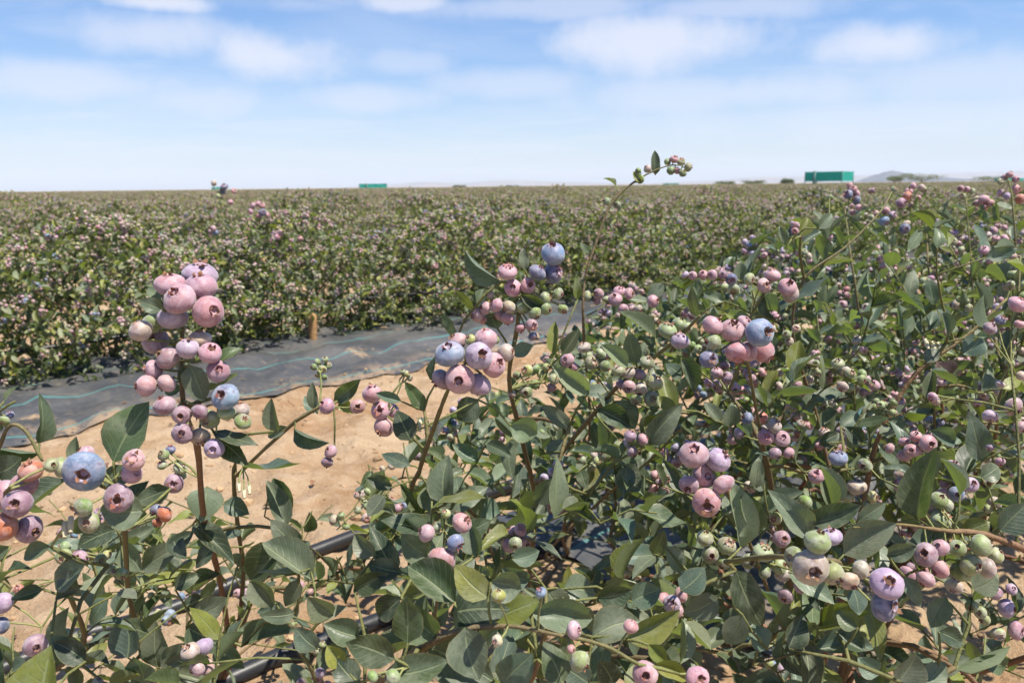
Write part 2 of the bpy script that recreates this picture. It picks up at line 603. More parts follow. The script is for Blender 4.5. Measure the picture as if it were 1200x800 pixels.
def dry_litter():
    ac = Acc()
    r_ = random.Random(77)
    for k in range(420):
        x, y = r_.uniform(-2.2, 1.6), r_.uniform(.8, 4.6)
        s_, q_ = to_rs(x, y)
        if not (-2.4 < q_ < -.9 or -.05 < q_ < 1.2) and r_.random() < .75:
            continue
        L = r_.uniform(.012, .034)
        a = r_.uniform(0, 6.28)
        v, t, l = leaf_template(3, 2, r_.uniform(.1, .6), r_.uniform(-.5, .6), 0, .2, k)
        ca, sa = math.cos(a), math.sin(a)
        Rz = np.array([[ca, -sa, 0], [sa, ca, 0], [0, 0, 1]])
        z = gh(x, y) + (.05 if -.03 < q_ < 1.0 else .006)
        c = np.array(r_.choice([(.20, .10, .05), (.26, .16, .08), (.13, .07, .045), (.30, .21, .12)])) * r_.uniform(.7, 1.2)
        v = v * np.array([L, L * .5, L * .7])
        v[:, 2] -= v[:, 2].min()
        ac.add(v @ Rz.T + np.array([x, y, z]), t, c, l)
    tag(link('dry_leaf_litter', ac.mesh('dry_leaf_litter', [M_BARK])), 'dry brown fallen leaves scattered on sand and weed mat', 'leaf litter', kind='stuff')


# ------------------------------------------------------------------ weed mats
def weed_mat(s0, s1, r0, r1, label, seed):
    ns = int((min(s1, 14) - s0) / 0.045)
    S = list(np.linspace(s0, min(s1, 14), ns))
    if s1 > 14:
        S += list(np.linspace(14.3, s1, 60))
    nr = 26
    V, L = [], []
    for s in S:
        w0 = r0 + .012 * noise.noise((s * .8, seed, 0)) + .006 * noise.noise((s * 4, seed, 2))
        w1 = r1 + .04 * noise.noise((s * .9, seed, 5))
        for j in range(nr):
            f = j / (nr - 1)
            r = w0 + (w1 - w0) * f
            p = RS(s, r)
            g = gh(p[0], p[1])
            lift = 0.026 + 0.014 * noise.noise((s * .7, r * 7, seed + 1.5)) + 0.016 * noise.noise((s * .8, r * 21, seed + 4.0)) + .008 * noise.noise((s * 2.4, r * 30, seed + 6.0)) + .006 * noise.noise((s * 9, r * 30, seed))
            lift += 0.020 * math.exp(-((f - .3 - .1 * math.sin(s)) / .10) ** 2) * (.5 + .5 * math.sin(s * 1.3 + seed))
            lift += .040 * min(1, f * 3.5) ** 1.5
            e = min(f, 1 - f) * 8
            lift *= min(1.0, .25 + e)
            lift *= min(1.0, .15 + (s - s0) * 2.5)
            V.append((p[0], p[1], g + max(0.005, lift)))
            L.append((f * (r1 - r0), s, 0))
    n = len(S)
    ii = (np.arange(n - 1)[:, None] * nr + np.arange(nr - 1)[None, :]).ravel()
    F = np.stack([ii, ii + nr, ii + nr + 1, ii + 1], 1)
    o = link('weed_mat', make_mesh('weed_mat', np.array(V), F, lv=np.array(L), mats=[M_MAT]))
    tag(o, label, 'weed mat')
    return o


weed_mat(-3.5, 45, 0.0, 0.98, 'long wrinkled black weed mat with teal threads laid along the berry row', 1.0)
weed_mat(0.75, 30, -2.25, -1.50, 'grey black weed mat lying in shade beneath the dense near bushes', 8.0)


# ------------------------------------------------------------------ tubes
def tube_arrays(pts, rad, sides=6, cap=True):
    pts = np.asarray(pts, float)
    n = len(pts)
    rad = np.broadcast_to(np.asarray(rad, float), (n,))
    tg = np.gradient(pts, axis=0)
    tg /= np.linalg.norm(tg, axis=1)[:, None] + 1e-12
    ref = np.array([0.13, 0.31, 0.94])
    a = np.cross(tg, ref)
    bad = np.linalg.norm(a, axis=1) < .15
    a[bad] = np.cross(tg[bad], np.array([0.9, -.3, .1]))
    a /= np.linalg.norm(a, axis=1)[:, None]
    b = np.cross(tg, a)
    th = np.arange(sides) / sides * 2 * math.pi
    ring = a[:, None, :] * np.cos(th)[None, :, None] + b[:, None, :] * np.sin(th)[None, :, None]
    V = (pts[:, None, :] + ring * rad[:, None, None]).reshape(-1, 3)
    i = np.arange(n - 1)[:, None] * sides
    j = np.arange(sides)[None, :]
    j2 = (j + 1) % sides
    q = np.stack([i + j, i + j2, i + sides + j2, i + sides + j], -1).reshape(-1, 4)
    T = np.concatenate([q[:, [0, 1, 2]], q[:, [0, 2, 3]]])
    if cap:
        V = np.concatenate([V, pts[[-1]] + tg[[-1]] * rad[-1] * .5])
        k = len(V) - 1
        base = (n - 1) * sides
        T = np.concatenate([T, np.array([(base + q_, base + (q_ + 1) % sides, k) for q_ in range(sides)])])
    return V, T


def smooth_path(pts, n):
    """Catmull-Rom through pts (k x m array, extra columns are carried along)"""
    pts = np.asarray(pts, float)
    if len(pts) == 2:
        t = np.linspace(0, 1, n)[:, None]
        return pts[0] * (1 - t) + pts[1] * t
    e = np.concatenate([[2 * pts[0] - pts[1]], pts, [2 * pts[-1] - pts[-2]]])
    out = []
    segs = len(pts) - 1
    for q in np.linspace(0, segs - 1e-6, n):
        k = int(q)
        t = q - k
        p0, p1, p2, p3 = e[k], e[k + 1], e[k + 2], e[k + 3]
        out.append(.5 * (2 * p1 + (p2 - p0) * t + (2 * p0 - 5 * p1 + 4 * p2 - p3) * t * t + (3 * p1 - p0 - 3 * p2 + p3) * t ** 3))
    return np.array(out)


def pipe(name, s0, s1, r, z, rad, label, group=None, wig=.02, seed=0.0, step=.12):
    pts = []
    for s in np.arange(s0, s1, step):
        rr = r + wig * noise.noise((s * .7, seed, 1)) + wig * .3 * noise.noise((s * 3, seed, 4))
        p = RS(s, rr)
        zz = z + (gh(p[0], p[1]) + rad * .95 if z < .03 else 0.025 * math.sin(s * 1.7 + seed) + .01 * noise.noise((s * 2, seed, 9)))
        pts.append((p[0], p[1], zz))
    V, T = tube_arrays(pts, rad, 12)
    return tag(link(name, make_mesh(name, V, T, mats=[M_PIPE])), label, 'hose', group)


pipe('drip_hose', -3.0, 26, -1.385, 0, 0.0155, 'black drip hose on the sand on the weed mat side of the near bushes', seed=2)
pipe('drip_hose', -3.0, 26, -1.70, 0, 0.0155, 'black drip hose on the sand running under the near bush stems', seed=6)
pipe('drip_hose', -2.0, 26, 0.82, 0.185, 0.009, 'thin black hose hung through the bushes behind the weed mat', seed=11)
pipe('drip_hose', -2.0, 26, 1.14, 0, 0.012, 'black hose lying on soil under the row behind the weed mat', seed=15)


def stake(px, py, hgt, label, s, r):
    p = RS(s, r)
    n = 8
    pts = [(p[0] + .012 * k / 7, p[1], gh(p[0], p[1]) - .05 + (hgt + .05) * k / 7) for k in range(n)]
    rad = [.020 * (1 + .12 * noise.noise((k * .8, s, 0))) for k in range(n)]
    V, T = tube_arrays(pts, rad, 9)
    V += np.array([[.002 * noise.noise(tuple(v * 40)) for _ in range(3)] for v in V])
    tag(link('wooden_stake', make_mesh('wooden_stake', V, T, mats=[M_WOOD])), label, 'stake')


ray = P(366, 409, 1.0) - CAM
hit = CAM + ray * ((.03 - H) / ray[2])
sx, sr = to_rs(hit[0], hit[1])
stake(366, 409, .185, 'short tan wooden stake standing at the edge of the weed mat', sx, sr)

# ------------------------------------------------------------------ plant pieces
PAL_LEAF = {'dusty': (.105, .132, .084), 'blue': (.072, .112, .084), 'dark': (.028, .048, .025), 'yel': (.165, .180, .032), 'mid': (.056, .086, .034), 'red': (.10, .045, .05), 'pale': (.165, .200, .130)}
PAL_B = {'pink': (.42, .245, .255), 'lilac': (.34, .275, .345), 'mauve': (.275, .175, .20), 'blue': (.155, .225, .32), 'slate': (.10, .125, .20),
         'green': (.175, .245, .075), 'pale': (.38, .315, .225), 'pgreen': (.25, .30, .12), 'yel': (.31, .34, .075), 'red': (.42, .14, .065), 'rose': (.42, .21, .20), 'cream': (.46, .39, .25)}


def leaf_template(nu, nv, fold, curl, wave, tipw, seed):
    V, L = [], []
    r_ = random.Random(seed)
    ph = r_.uniform(0, 6)
    side = r_.uniform(-.10, .10)
    for i in range(nu + 1):
        u = i / nu
        wd = (u ** .62 * (1 - u) ** (.74 + tipw * .8)) / (.43 ** .62 * .57 ** (.74 + tipw * .8)) if 0 < u < 1 else 0.0
        if i == 0: wd = .06
        if i == nu: wd = .0
        for j in range(nv + 1):
            v = -1 + 2 * j / nv
            y = v * wd * .5
            z = fold * abs(y) * 1.6 - curl * (u - .25) ** 2 + wave * math.sin(u * 9 + ph) * v * abs(v) * wd * .5
            V.append((u, y + side * math.sin(u * 3.1), z))
            L.append((u, v, r_.random()))
    n1 = nv + 1
    T = []
    for i in range(nu):
        for j in range(nv):
            a, b, c, d = i * n1 + j, (i + 1) * n1 + j, (i + 1) * n1 + j + 1, i * n1 + j + 1
            T += [(a, b, c), (a, c, d)]
    return np.array(V), np.array(T), np.array(L)


dry_litter()
LEAF_HI = [leaf_template(6, 4, f, c, wv, tw, k) for k, (f, c, wv, tw) in enumerate(
    [(.22, .10, .05, .2), (.10, .22, .07, .25), (.35, .05, .04, .15), (.05, .30, .10, .3), (.28, -.12, .05, .2), (.15, .16, .12, .1), (.42, .20, .06, .22), (.02, .06, .08, .28), (.30, .42, .10, .2), (.12, -.25, .14, .3), (.5, .12, .03, .1), (.2, .55, .12, .25)])]
LEAF_LO = [leaf_template(3, 2, f, c, 0, tw, k + 20) for k, (f, c, tw) in enumerate([(.22, .1, .2), (.3, .3, .2), (.1, -.1, .2), (.4, .1, .25)])]
LEAF_FAR = [leaf_template(2, 2, f, c, 0, .1, k + 40) for k, (f, c) in enumerate([(.3, .1), (.1, .35), (.4, .0)])]


def lathe(prof, seg):
    V, L, T = [], [], []
    n = len(prof)
    for i, (r, z) in enumerate(prof):
        for k in range(seg):
            a = 2 * math.pi * k / seg
            V.append((r * math.cos(a), r * math.sin(a), z))
            L.append((i / (n - 1), k / seg, 0))
    for i in range(n - 1):
        for k in range(seg):
            a, b = i * seg + k, i * seg + (k + 1) % seg
            T += [(a, b, b + seg), (a, b + seg, a + seg)]
    return np.array(V, float), np.array(T), np.array(L, float)


PROF_HI = [(.001, -.84), (.25, -.83), (.52, -.73), (.78, -.50), (.95, -.20), (1.0, .06), (.96, .32), (.83, .56), (.60, .75), (.40, .83), (.335, .90), (.29, .80), (.24, .66), (.001, .63)]
PROF_LO = [(.001, -.84), (.62, -.66), (.97, -.12), (.93, .38), (.55, .78), (.36, .78), (.001, .62)]


def berry_template(prof, seg, seed, bump):
    V, T, L = lathe(prof, seg)
    r_ = random.Random(seed)
    o = r_.uniform(0, 50)
    for k in range(len(V)):
        n_ = noise.noise(tuple(V[k] * 1.1 + o))
        V[k] *= 1 + bump * n_
        V[k, :2] *= 1 + .035 * math.cos(5 * math.atan2(V[k, 1], V[k, 0]) + seed) * max(0, V[k, 2])
    V[:, 0] *= r_.uniform(.96, 1.05)
    return V, T, L


def calyx_template(seed, flare):
    """open crown: dark cup floor, ragged rim of five short lobes"""
    r_ = random.Random(seed)
    V, T, K = [], [], []
    dark, red, brn = np.array([.13, .06, .035]), np.array(r_.choice([(.32, .10, .07), (.22, .11, .06), (.36, .16, .09), (.26, .07, .06)])), np.array(r_.choice([(.24, .13, .07), (.14, .07, .04), (.30, .20, .11)]))
    V.append((0, 0, .63)); K.append(dark)
    for k in range(10):
        a = 2 * math.pi * k / 10
        V.append((.31 * math.cos(a), .31 * math.sin(a), .68)); K.append(dark)
    T += [(0, 1 + k, 1 + (k + 1) % 10) for k in range(10)]
    for k in range(5):
        a = 2 * math.pi * (k + r_.uniform(-.1, .1)) / 5
        ln = r_.uniform(.45, 1.45)
        fl = flare + r_.uniform(-.12, .10)
        hw = r_.uniform(.50, .62)
        b = len(V)
        def pt(ang, r, z): return (r * math.cos(a + ang), r * math.sin(a + ang), z)
        V += [pt(-hw, .345, .74), pt(hw, .345, .74), pt(-hw * .8, .37 + fl * .4 * ln, .84 + .09 * ln), pt(hw * .8, .37 + fl * .4 * ln, .84 + .09 * ln), pt(r_.uniform(-.25, .25), .37 + fl * ln, .86 + .20 * ln)]
        K += [dark, dark, red, red, brn]
        T += [(b, b + 1, b + 3), (b, b + 3, b + 2), (b + 2, b + 3, b + 4)]
    V = np.array(V, float)
    V[:, :2] *= .84
    return V, np.array(T), np.array(K)


BERRY_HI = [berry_template(PROF_HI, 18, k, .09) for k in range(6)]
BERRY_LO = [berry_template(PROF_LO, 9, k, .04) for k in range(3)]
CALYX = [calyx_template(k, f) for k, f in enumerate((.06, .16, .26, .0, .34, .10, -.05, .22))]
# mid-detail: berry + calyx in one mesh
BM_HI = [make_mesh('berry', v, t, lv=l, mats=[M_BERRY_O]) for v, t, l in BERRY_HI]
CM = [make_mesh('calyx', v, t, k, mats=[M_CALYX], smooth=False) for v, t, k in CALYX]
BM_MID = []
for k in range(4):
    v, t, l = berry_template(PROF_LO, 12, k + 7, .05)
    cv, ct, ck = CALYX[k]
    BM_MID.append(make_mesh('berry', np.concatenate([v, cv]), np.concatenate([t, ct + len(v)]), np.concatenate([np.ones((len(v), 3)), ck]), lv=np.concatenate([l, np.ones((len(cv), 3))]),
                            mats=[M_BERRY_O, M_CALYX], mi=np.r_[np.zeros(len(t)), np.ones(len(ct))]))
LM = [make_mesh('leaf', v, t, lv=l, mats=[M_LEAF_O]) for v, t, l in LEAF_HI]
fv, ft, fl_ = lathe([(.001, -1.0), (.45, -.95), (.62, -.3), (.55, .45), (.34, .8), (.5, 1.0), (.36, .85), (.3, .2)], 9)
FM = make_mesh('flower', fv, ft, mats=[M_FLOWER])


def frame_xn(x, n):
    """rotation with local X along x and local Z near n"""
    x = x / (np.linalg.norm(x) + 1e-12)
    y = np.cross(n, x)
    l = np.linalg.norm(y)
    if l < 1e-4:
        y = np.cross(np.array([.3, .5, .8]), x)
        l = np.linalg.norm(y)
    y /= l
    return np.stack([x, y, np.cross(x, y)], 1)


def frame_z(z, spin):
    z = z / (np.linalg.norm(z) + 1e-12)
    a = np.cross(z, np.array([.21, .93, .3]))
    a /= np.linalg.norm(a) + 1e-9
    b = np.cross(z, a)
    c, s = math.cos(spin), math.sin(spin)
    return np.stack([a * c + b * s, -a * s + b * c, z], 1)


def rdir():
    v = rng.normal(size=3)
    return v / np.linalg.norm(v)


def jit_col(c, a=.28):
    c = np.array(c) * random.uniform(1 - a, 1 + a)
    return np.clip(c * (1 + rng.uniform(-.07, .07, 3)), .004, .9)


LEAF_MIX = ['dusty'] * 5 + ['blue'] * 5 + ['dark'] * 2 + ['mid'] * 4 + ['yel'] * 3 + ['pale'] * 4
B_STYLES = [['pink', 'pink', 'rose', 'lilac', 'mauve'], ['pink', 'pale', 'pgreen', 'pink'], ['green', 'pgreen', 'pgreen', 'pale', 'green'],
            ['lilac', 'mauve', 'slate', 'blue', 'pink'], ['pink', 'lilac', 'pale', 'pgreen', 'pink', 'blue'], ['pink', 'rose', 'pale', 'pale', 'mauve']]
B_ROWS = [['pink', 'rose', 'pale', 'cream'], ['pale', 'pgreen', 'cream', 'pink'], ['pgreen', 'yel', 'pale', 'green'], ['slate', 'mauve', 'pink', 'blue'], ['rose', 'pale', 'pink'], ['cream', 'pink', 'pale']]
B_W = [.20, .20, .26, .07, .15, .12]


LEAF_MIX_ROW = ['dusty'] * 3 + ['mid'] * 4 + ['yel'] * 5 + ['pale'] * 4 + ['dark'] * 2 + ['blue'] * 2


class Plant:
    """skeleton grown towards target points, with leaf and berry records"""
    def __init__(self, base, seed):
        self.base = np.array(base, float)
        self.pos = [self.base]
        self.par = [-1]
        self.paths = []         # (list of node ids, is_main, min radius)
        self.leaves = []        # (R, origin, L, W, tmpl, colour)
        self.berries = []       # (centre, radius, axis, colour)
        self.flowers = []
        self.mix = LEAF_MIX
        self.r = random.Random(seed)

    def chain(self, pts, start, main=False, rmin=0.0):
        ids = [start]
        for p in pts:
            self.pos.append(np.array(p, float))
            self.par.append(ids[-1])
            ids.append(len(self.pos) - 1)
        self.paths.append((ids, main, rmin))
        return ids

    def cane(self, pts, rmin=.003, n=None):
        """authored cane: connect from the root crown, smooth"""
        pts = np.asarray(pts, float)
        full = np.concatenate([[self.base], pts]) if np.linalg.norm(pts[0] - self.base) > .02 else pts
        ln = np.linalg.norm(np.diff(full, axis=0), axis=1).sum()
        sp = smooth_path(full, n or max(8, int(ln / .03)))
        return self.chain(sp[1:], 0, True, rmin)

    def nearest(self, t, maxdown=.6):
        A = np.array(self.pos)
        d = np.linalg.norm(A - t, axis=1) + maxdown * np.maximum(0, A[:, 2] - t[2] + .01)
        # prefer nodes that are nearer the root (so twigs point outwards)
        d += .25 * np.linalg.norm(A - self.base, axis=1) * (np.linalg.norm(A - t, axis=1) > .03)
        d[0] += .15
        return int(np.argmin(d))

    def branch(self, start, pts, rmin=.0016):
        """authored branch that leaves the skeleton at the node nearest to its first point"""
        pts = np.asarray(pts, float)
        k = self.nearest(pts[0])
        full = np.concatenate([[self.pos[k]], pts])
        ln = np.linalg.norm(np.diff(full, axis=0), axis=1).sum()
        sp = smooth_path(full, max(6, int(ln / .025)))
        return self.chain(sp[1:], k, False, rmin)

    def twig(self, t, arc=.12):
        t = np.asarray(t, float)
        k = self.nearest(t)
        p0 = self.pos[k]
        ln = np.linalg.norm(t - p0)
        if ln < .006:
            return [k]
        n = max(2, int(ln / .03))
        mid = (p0 + t) / 2 + np.array([0, 0, arc * ln]) * self.r.uniform(-.3, 1) + rdir() * .07 * ln
        sp = smooth_path([p0, mid, t], n + 1)
        return self.chain(sp[1:], k)

    def leaf_at(self, base, direction, L, W=None, normal=None, col=None, tm=None):
        W = W or L * self.r.uniform(.34, .52)
        if normal is None:
            normal = np.array([0, 0, 1.0]) + rdir() * .75
        self.leaves.append((frame_xn(direction, normal), np.asarray(base, float), L, W, self.r.randrange(12) if tm is None else tm,
                            jit_col(PAL_LEAF[col or self.r.choice(self.mix)])))

    def leaves_along(self, ids, span=.16, step=.020, L=(.028, .052), keep=None):
        pts = np.array([self.pos[i] for i in ids])
        if len(pts) < 2:
            return
        seg = np.linalg.norm(np.diff(pts, axis=0), axis=1)
        cum = np.r_[0, np.cumsum(seg)]
        tot = cum[-1]
        s = max(.012, tot - span)
        k = self.r.randrange(10)
        while s < tot:
            i = min(len(seg) - 1, int(np.searchsorted(cum, s) - 1) if s > 0 else 0)
            i = max(i, 0)
            f = (s - cum[i]) / max(seg[i], 1e-6)
            p = pts[i] * (1 - f) + pts[i + 1] * f
            tg = (pts[i + 1] - pts[i]) / max(seg[i], 1e-6)
            a = k * 2.4 + self.r.uniform(-.4, .4)
            u = np.cross(tg, np.array([.1, .2, 1.0]))
            u /= np.linalg.norm(u) + 1e-6
            v = np.cross(tg, u)
            o = u * math.cos(a) + v * math.sin(a)
            d = o * self.r.uniform(.65, 1.1) + tg * self.r.uniform(.35, .9) + np.array([0, 0, self.r.uniform(-.25, .35)])
            d /= np.linalg.norm(d)
            ll = self.r.uniform(*L)
            if keep is None or keep(p + d * ll * .7, p):
                self.leaf_at(p, d, ll)
            k += 1
            s += step * self.r.uniform(.7, 1.4)

    def cluster(self, c, n, size, style, out, keep=None):
        """berries packed round the twig end c"""
        placed = []
        for _ in range(n):
            rad = size * self.r.uniform(.72, 1.08) * .5
            best = None
            for q in range(14):
                d = rdir() + out * .55
                d /= np.linalg.norm(d)
                p = c + d * (rad * 1.1 + q * rad * .22)
                if all(np.linalg.norm(p - pp) > (rad + rr) * .93 for pp, rr in placed):
                    best = (p, d)
                    break
            if best is None:
                continue
            p, d = best
            if keep is not None and not keep(p, p):
                continue
            placed.append((p, rad))
            cc = self.r.choice(style)
            if cc in ('green', 'pgreen'):
                rad *= .88
            self.berries.append((p, rad, d + rdir() * .45 + np.array([0, -.25, .1]), jit_col(PAL_B[cc], .12)))
            self.twig_pedicel(c, p - d * rad * .8)

    def twig_pedicel(self, a, b):
        self.paths.append(([np.asarray(a, float), np.asarray(b, float)], 'ped', .0007))

    # ---- emit
    def radii(self, tip=.00085, ex=.46, cap=.0062):
        n = len(self.pos)
        cnt = np.zeros(n)
        haschild = np.zeros(n, bool)
        for i in range(n):
            if self.par[i] >= 0:
                haschild[self.par[i]] = True
        cnt[~haschild] = 1
        for i in range(n - 1, 0, -1):
            cnt[self.par[i]] += cnt[i]
        return np.minimum(tip * np.maximum(cnt, 1) ** ex, cap)


YOUNG, OLD, RUST = np.array([.16, .17, .055]), np.array([.155, .105, .06]), np.array([.23, .115, .07])


def leaf_px(o, d, L):
    q = proj(o + d * L * .5)
    if q is None or not (-10 < q[0] < 1210 and -10 < q[1] < 812):
        return 0
    return L / q[2] * FPX


def emit_hero(pl, label, max_leaf=300, max_berry=300):
    e = link('blueberry_bush', None)
    e.location = pl.base
    e.empty_display_size = .1
    tag(e, label, 'bush', 'blueberry bushes close to the camera')
    off = pl.base
    R = pl.radii()
    tw = Acc()
    for ids, main, rmin in pl.paths:
        if main == 'ped':
            a, b = ids
            m = (a + b) / 2 + rdir() * .0015
            V, T = tube_arrays(np.array([a, m, b]) - off, rmin, 4, False)
            tw.add(V, T, np.array([.26, .27, .10]))
            continue
        pts = np.array([pl.pos[i] for i in ids]) - off
        rad = np.maximum(R[ids], rmin * np.linspace(1, .3, len(ids)))
        if not main:
            rad[0] = min(rad[0], rad[1] * 1.15)
        # slight swelling at the buds
        rad = rad * (1 + .10 * np.sin(np.arange(len(ids)) * 2.1))
        if main:
            V, T = tube_arrays(pts, rad, 8)
            c = random.choice([OLD, OLD * 1.15, RUST])
            k = np.linspace(0, 1, len(pts))[:, None]
            cv = c * (1 - k ** 2 * .8) + YOUNG * k ** 2 * .8
            cv = np.concatenate([np.repeat(cv, 8, 0), cv[[-1]]])
            link('cane', make_mesh('cane', V, T, cv, mats=[M_BARK]), e)
        else:
            V, T = tube_arrays(pts, rad, 5)
            k = min(1, max(0, (rad.mean() - .001) / .0018))
            c = YOUNG * (1 - k) + (RUST if random.random() < .35 else OLD) * k
            tw.add(V, T, c * random.uniform(.75, 1.2))
    if tw.n:
        tag(link('twigs', tw.mesh('twigs', [M_BARK]), e), kind='stuff')
    # leaves
    sc = [(leaf_px(o, Rm[:, 0], L), k) for k, (Rm, o, L, W, tm, c) in enumerate(pl.leaves)]
    sc.sort(reverse=True)
    acc = Acc()
    for rank, (s_, k) in enumerate(sc):
        Rm, o, L, W, tm, c = pl.leaves[k]
        if rank < max_leaf and s_ > 9:
            ob = link('leaf', LM[tm], e)
            M4 = np.eye(4)
            M4[:3, :3] = Rm * np.array([L, W, L])
            M4[:3, 3] = o - off
            ob.matrix_local = Matrix(M4.tolist())
            ob.color = rgba(c)
        else:
            v, t, l = (LEAF_HI if s_ > 12 else LEAF_LO)[tm % (12 if s_ > 12 else 4)]
            acc.add((v * np.array([L, W, L])) @ Rm.T + (o - off), t, c, l)
    if acc.n:
        tag(link('foliage', acc.mesh('foliage', [M_LEAF_A]), e), kind='stuff')
    # berries
    sc = []
    for k, (p, rad, ax, c) in enumerate(pl.berries):
        q = proj(p)
        ok = q is not None and -15 < q[0] < 1215 and -15 < q[1] < 815
        sc.append((2 * rad / q[2] * FPX if ok else 0, k))
    sc.sort(reverse=True)
    acc = Acc()
    for rank, (s_, k) in enumerate(sc):
        p, rad, ax, c = pl.berries[k]
        Rm = frame_z(ax, random.uniform(0, 6.28))
        sq = np.array([random.uniform(.96, 1.05), random.uniform(.96, 1.05), random.uniform(.82, 1.0)])
        if rank < max_berry and s_ > 7:
            hi = s_ > 15
            ob = link('berry', random.choice(BM_HI if hi else BM_MID), e)
            M4 = np.eye(4)
            M4[:3, :3] = Rm * (rad * sq)
            M4[:3, 3] = p - off
            ob.matrix_local = Matrix(M4.tolist())
            ob.color = rgba(c)
            if hi:
                cy = link('calyx', random.choice(CM), ob)
        else:
            v, t, l = random.choice(BERRY_LO)
            acc.add((v * rad * sq) @ Rm.T + (p - off), t, c, l, 0)
            v, t, ck = random.choice(CALYX)
            acc.add((v * rad * sq) @ Rm.T + (p - off), t, ck, None, 1)
    if acc.n:
        tag(link('small_berries', acc.mesh('small_berries', [M_BERRY_A, M_CALYX]), e), kind='stuff')
    for p, rad, ax in pl.flowers:
        ob = link('flower', FM, e)
        M4 = np.eye(4)
        M4[:3, :3] = frame_z(ax, 0) * np.array([rad * .62, rad * .62, rad])
        M4[:3, 3] = p - off
        ob.matrix_local = Matrix(M4.tolist())
    return e


# ------------------------------------------------------------------ where the near canopy may reach (outline of the bushes)
TOPX = [-400, 0, 60, 130, 300, 400, 440, 480, 540, 600, 660, 720, 800, 850, 900, 1000, 1100, 1200, 1700]
TOPY = [560, 585, 590, 595, 615, 600, 560, 520, 478, 450, 405, 350, 322, 290, 262, 240, 228, 214, 170]
HOLES = [(340, 540, 62, 45, .12), (395, 505, 60, 34, .1), (672, 640, 42, 32, .05), (300, 590, 45, 30, .1), (60, 690, 60, 40, .6), (470, 560, 30, 30, .45), (240, 700, 30, 30, .45),
         (30, 640, 40, 40, .3), (400, 620, 40, 40, .4)]


def allowed(p, soft=14):
    q = proj(p)
    if q is None or q[2] < .30:
        return False
    x, y, d = q
    if x < -60 or x > 1260 or y > 860:
        return d > .33
    if y < np.interp(x, TOPX, TOPY) - random.expovariate(1 / soft) + 4:
        return False
    for hx, hy, rx, ry, k in HOLES:
        if ((x - hx) / rx) ** 2 + ((y - hy) / ry) ** 2 < 1 and random.random() > k:
            return False
    if x < 420 and random.random() > .75:
        return False
    return True





def leaf_ok(tip, base):
    return allowed(tip, 8)


# ================================================================== near bushes, authored part
def pts_of(seq):
    return [P(*q) for q in seq]


def berries_of(pl, depth, items, sink=.35):
    """items: (px, py, diameter px, colour[, axis as (right, up, towards camera)])"""
    placed = []
    ctr = np.mean([P(i[0], i[1], depth) for i in items], axis=0)
    for it in items:
        px, py, dpx, cn = it[:4]
        d = depth + pl.r.uniform(-.004, .004)
        for _ in range(30):
            rad = dpx * .5 * d / FPX
            p = P(px, py, d)
            if all(np.linalg.norm(p - pp) > (rad + rr) * .86 for pp, rr in placed):
                break
            d += rad * .22
        placed.append((p, rad))
        if len(it) > 4:
            ax = CRn @ np.array(it[4], float)
        else:
            o = p - ctr
            o /= np.linalg.norm(o) + 1e-6
            ax = o * .7 + CRn @ np.array([pl.r.uniform(-.5, .5), pl.r.uniform(-.5, .5), pl.r.uniform(.1, 1.0)])
        ax = ax / np.linalg.norm(ax)
        pl.berries.append((p, rad, ax, jit_col(PAL_B[cn], .07)))
        # pedicel from the stalk end to the nearest twig
        tail = p - ax * rad * .8
        A = np.array(pl.pos)
        k = int(np.argmin(np.linalg.norm(A - tail, axis=1)))
        if np.linalg.norm(A[k] - tail) > .035:
            ids = pl.twig(tail + (A[k] - tail) * .25)
            pl.twig_pedicel(pl.pos[ids[-1]], tail)
        else:
            pl.twig_pedicel(A[k], tail)


def leaves_of(pl, depth, items):
    """items: (base px, base py, tip px, tip py, width px, colour)"""
    for it in items:
        bx, by, tx, ty, wpx = it[:5]
        cn = it[5] if len(it) > 5 else None
        d0 = depth + pl.r.uniform(-.006, .032)
        lp = math.hypot(tx - bx, ty - by) * d0 / FPX
        d1 = d0 + lp * pl.r.uniform(-.45, .35)
        b, t = P(bx, by, d0), P(tx, ty, d1)
        # a leaf's visible width says how far it is turned away
        nrm = CRn @ np.array([pl.r.uniform(-.35, .35), pl.r.uniform(.0, .6), 1.0])
        L = np.linalg.norm(t - b)
        W = max(wpx * d0 / FPX * 1.08, L * .40)
        fl = min(1, wpx * d0 / FPX * 1.08 / W)
        if fl < .95:            # seen partly edge on: tip the blade about its long axis
            a = math.acos(fl) * pl.r.choice([-1, 1])
            x = (t - b) / L
            nrm = nrm * math.cos(a) + np.cross(x, nrm) * math.sin(a)
        pl.leaf_at(b, t - b, L, W, nrm, cn)
        pl.twig(b)


def fill(pl, n, centre, rad, leaf_L=(.028, .052), p_berry=.5, bsize=.0145, zmin=.10, span=.15, step=.019):
    """procedural canopy round centre (ellipsoid radii rad), biased to the outer shell"""
    c = np.asarray(centre, float)
    T = []
    tries = 0
    while len(T) < n and tries < n * 40:
        tries += 1
        d = rdir()
        d[2] = abs(d[2]) * (1 if random.random() < .8 else -1)
        f = random.random() ** .40
        p = c + d * f * np.array(rad)
        if p[2] < zmin or not allowed(p):
            continue
        T.append(p)
    T.sort(key=lambda p: np.linalg.norm(p - pl.base))
    for p in T:
        ids = pl.twig(p)
        pl.leaves_along(ids, span, step, leaf_L, leaf_ok)
        if random.random() < p_berry:
            st = B_STYLES[rng.choice(6, p=B_W)]
            pts = [pl.pos[i] for i in ids]
            out = pts[-1] - pts[-2] if len(pts) > 1 else np.array([0, 0, 1.0])
            out = out / (np.linalg.norm(out) + 1e-6)
            pl.cluster(pts[-1], random.choice([3, 4, 5, 6, 7, 8]), bsize, st, out, lambda a, b: allowed(a, 10))


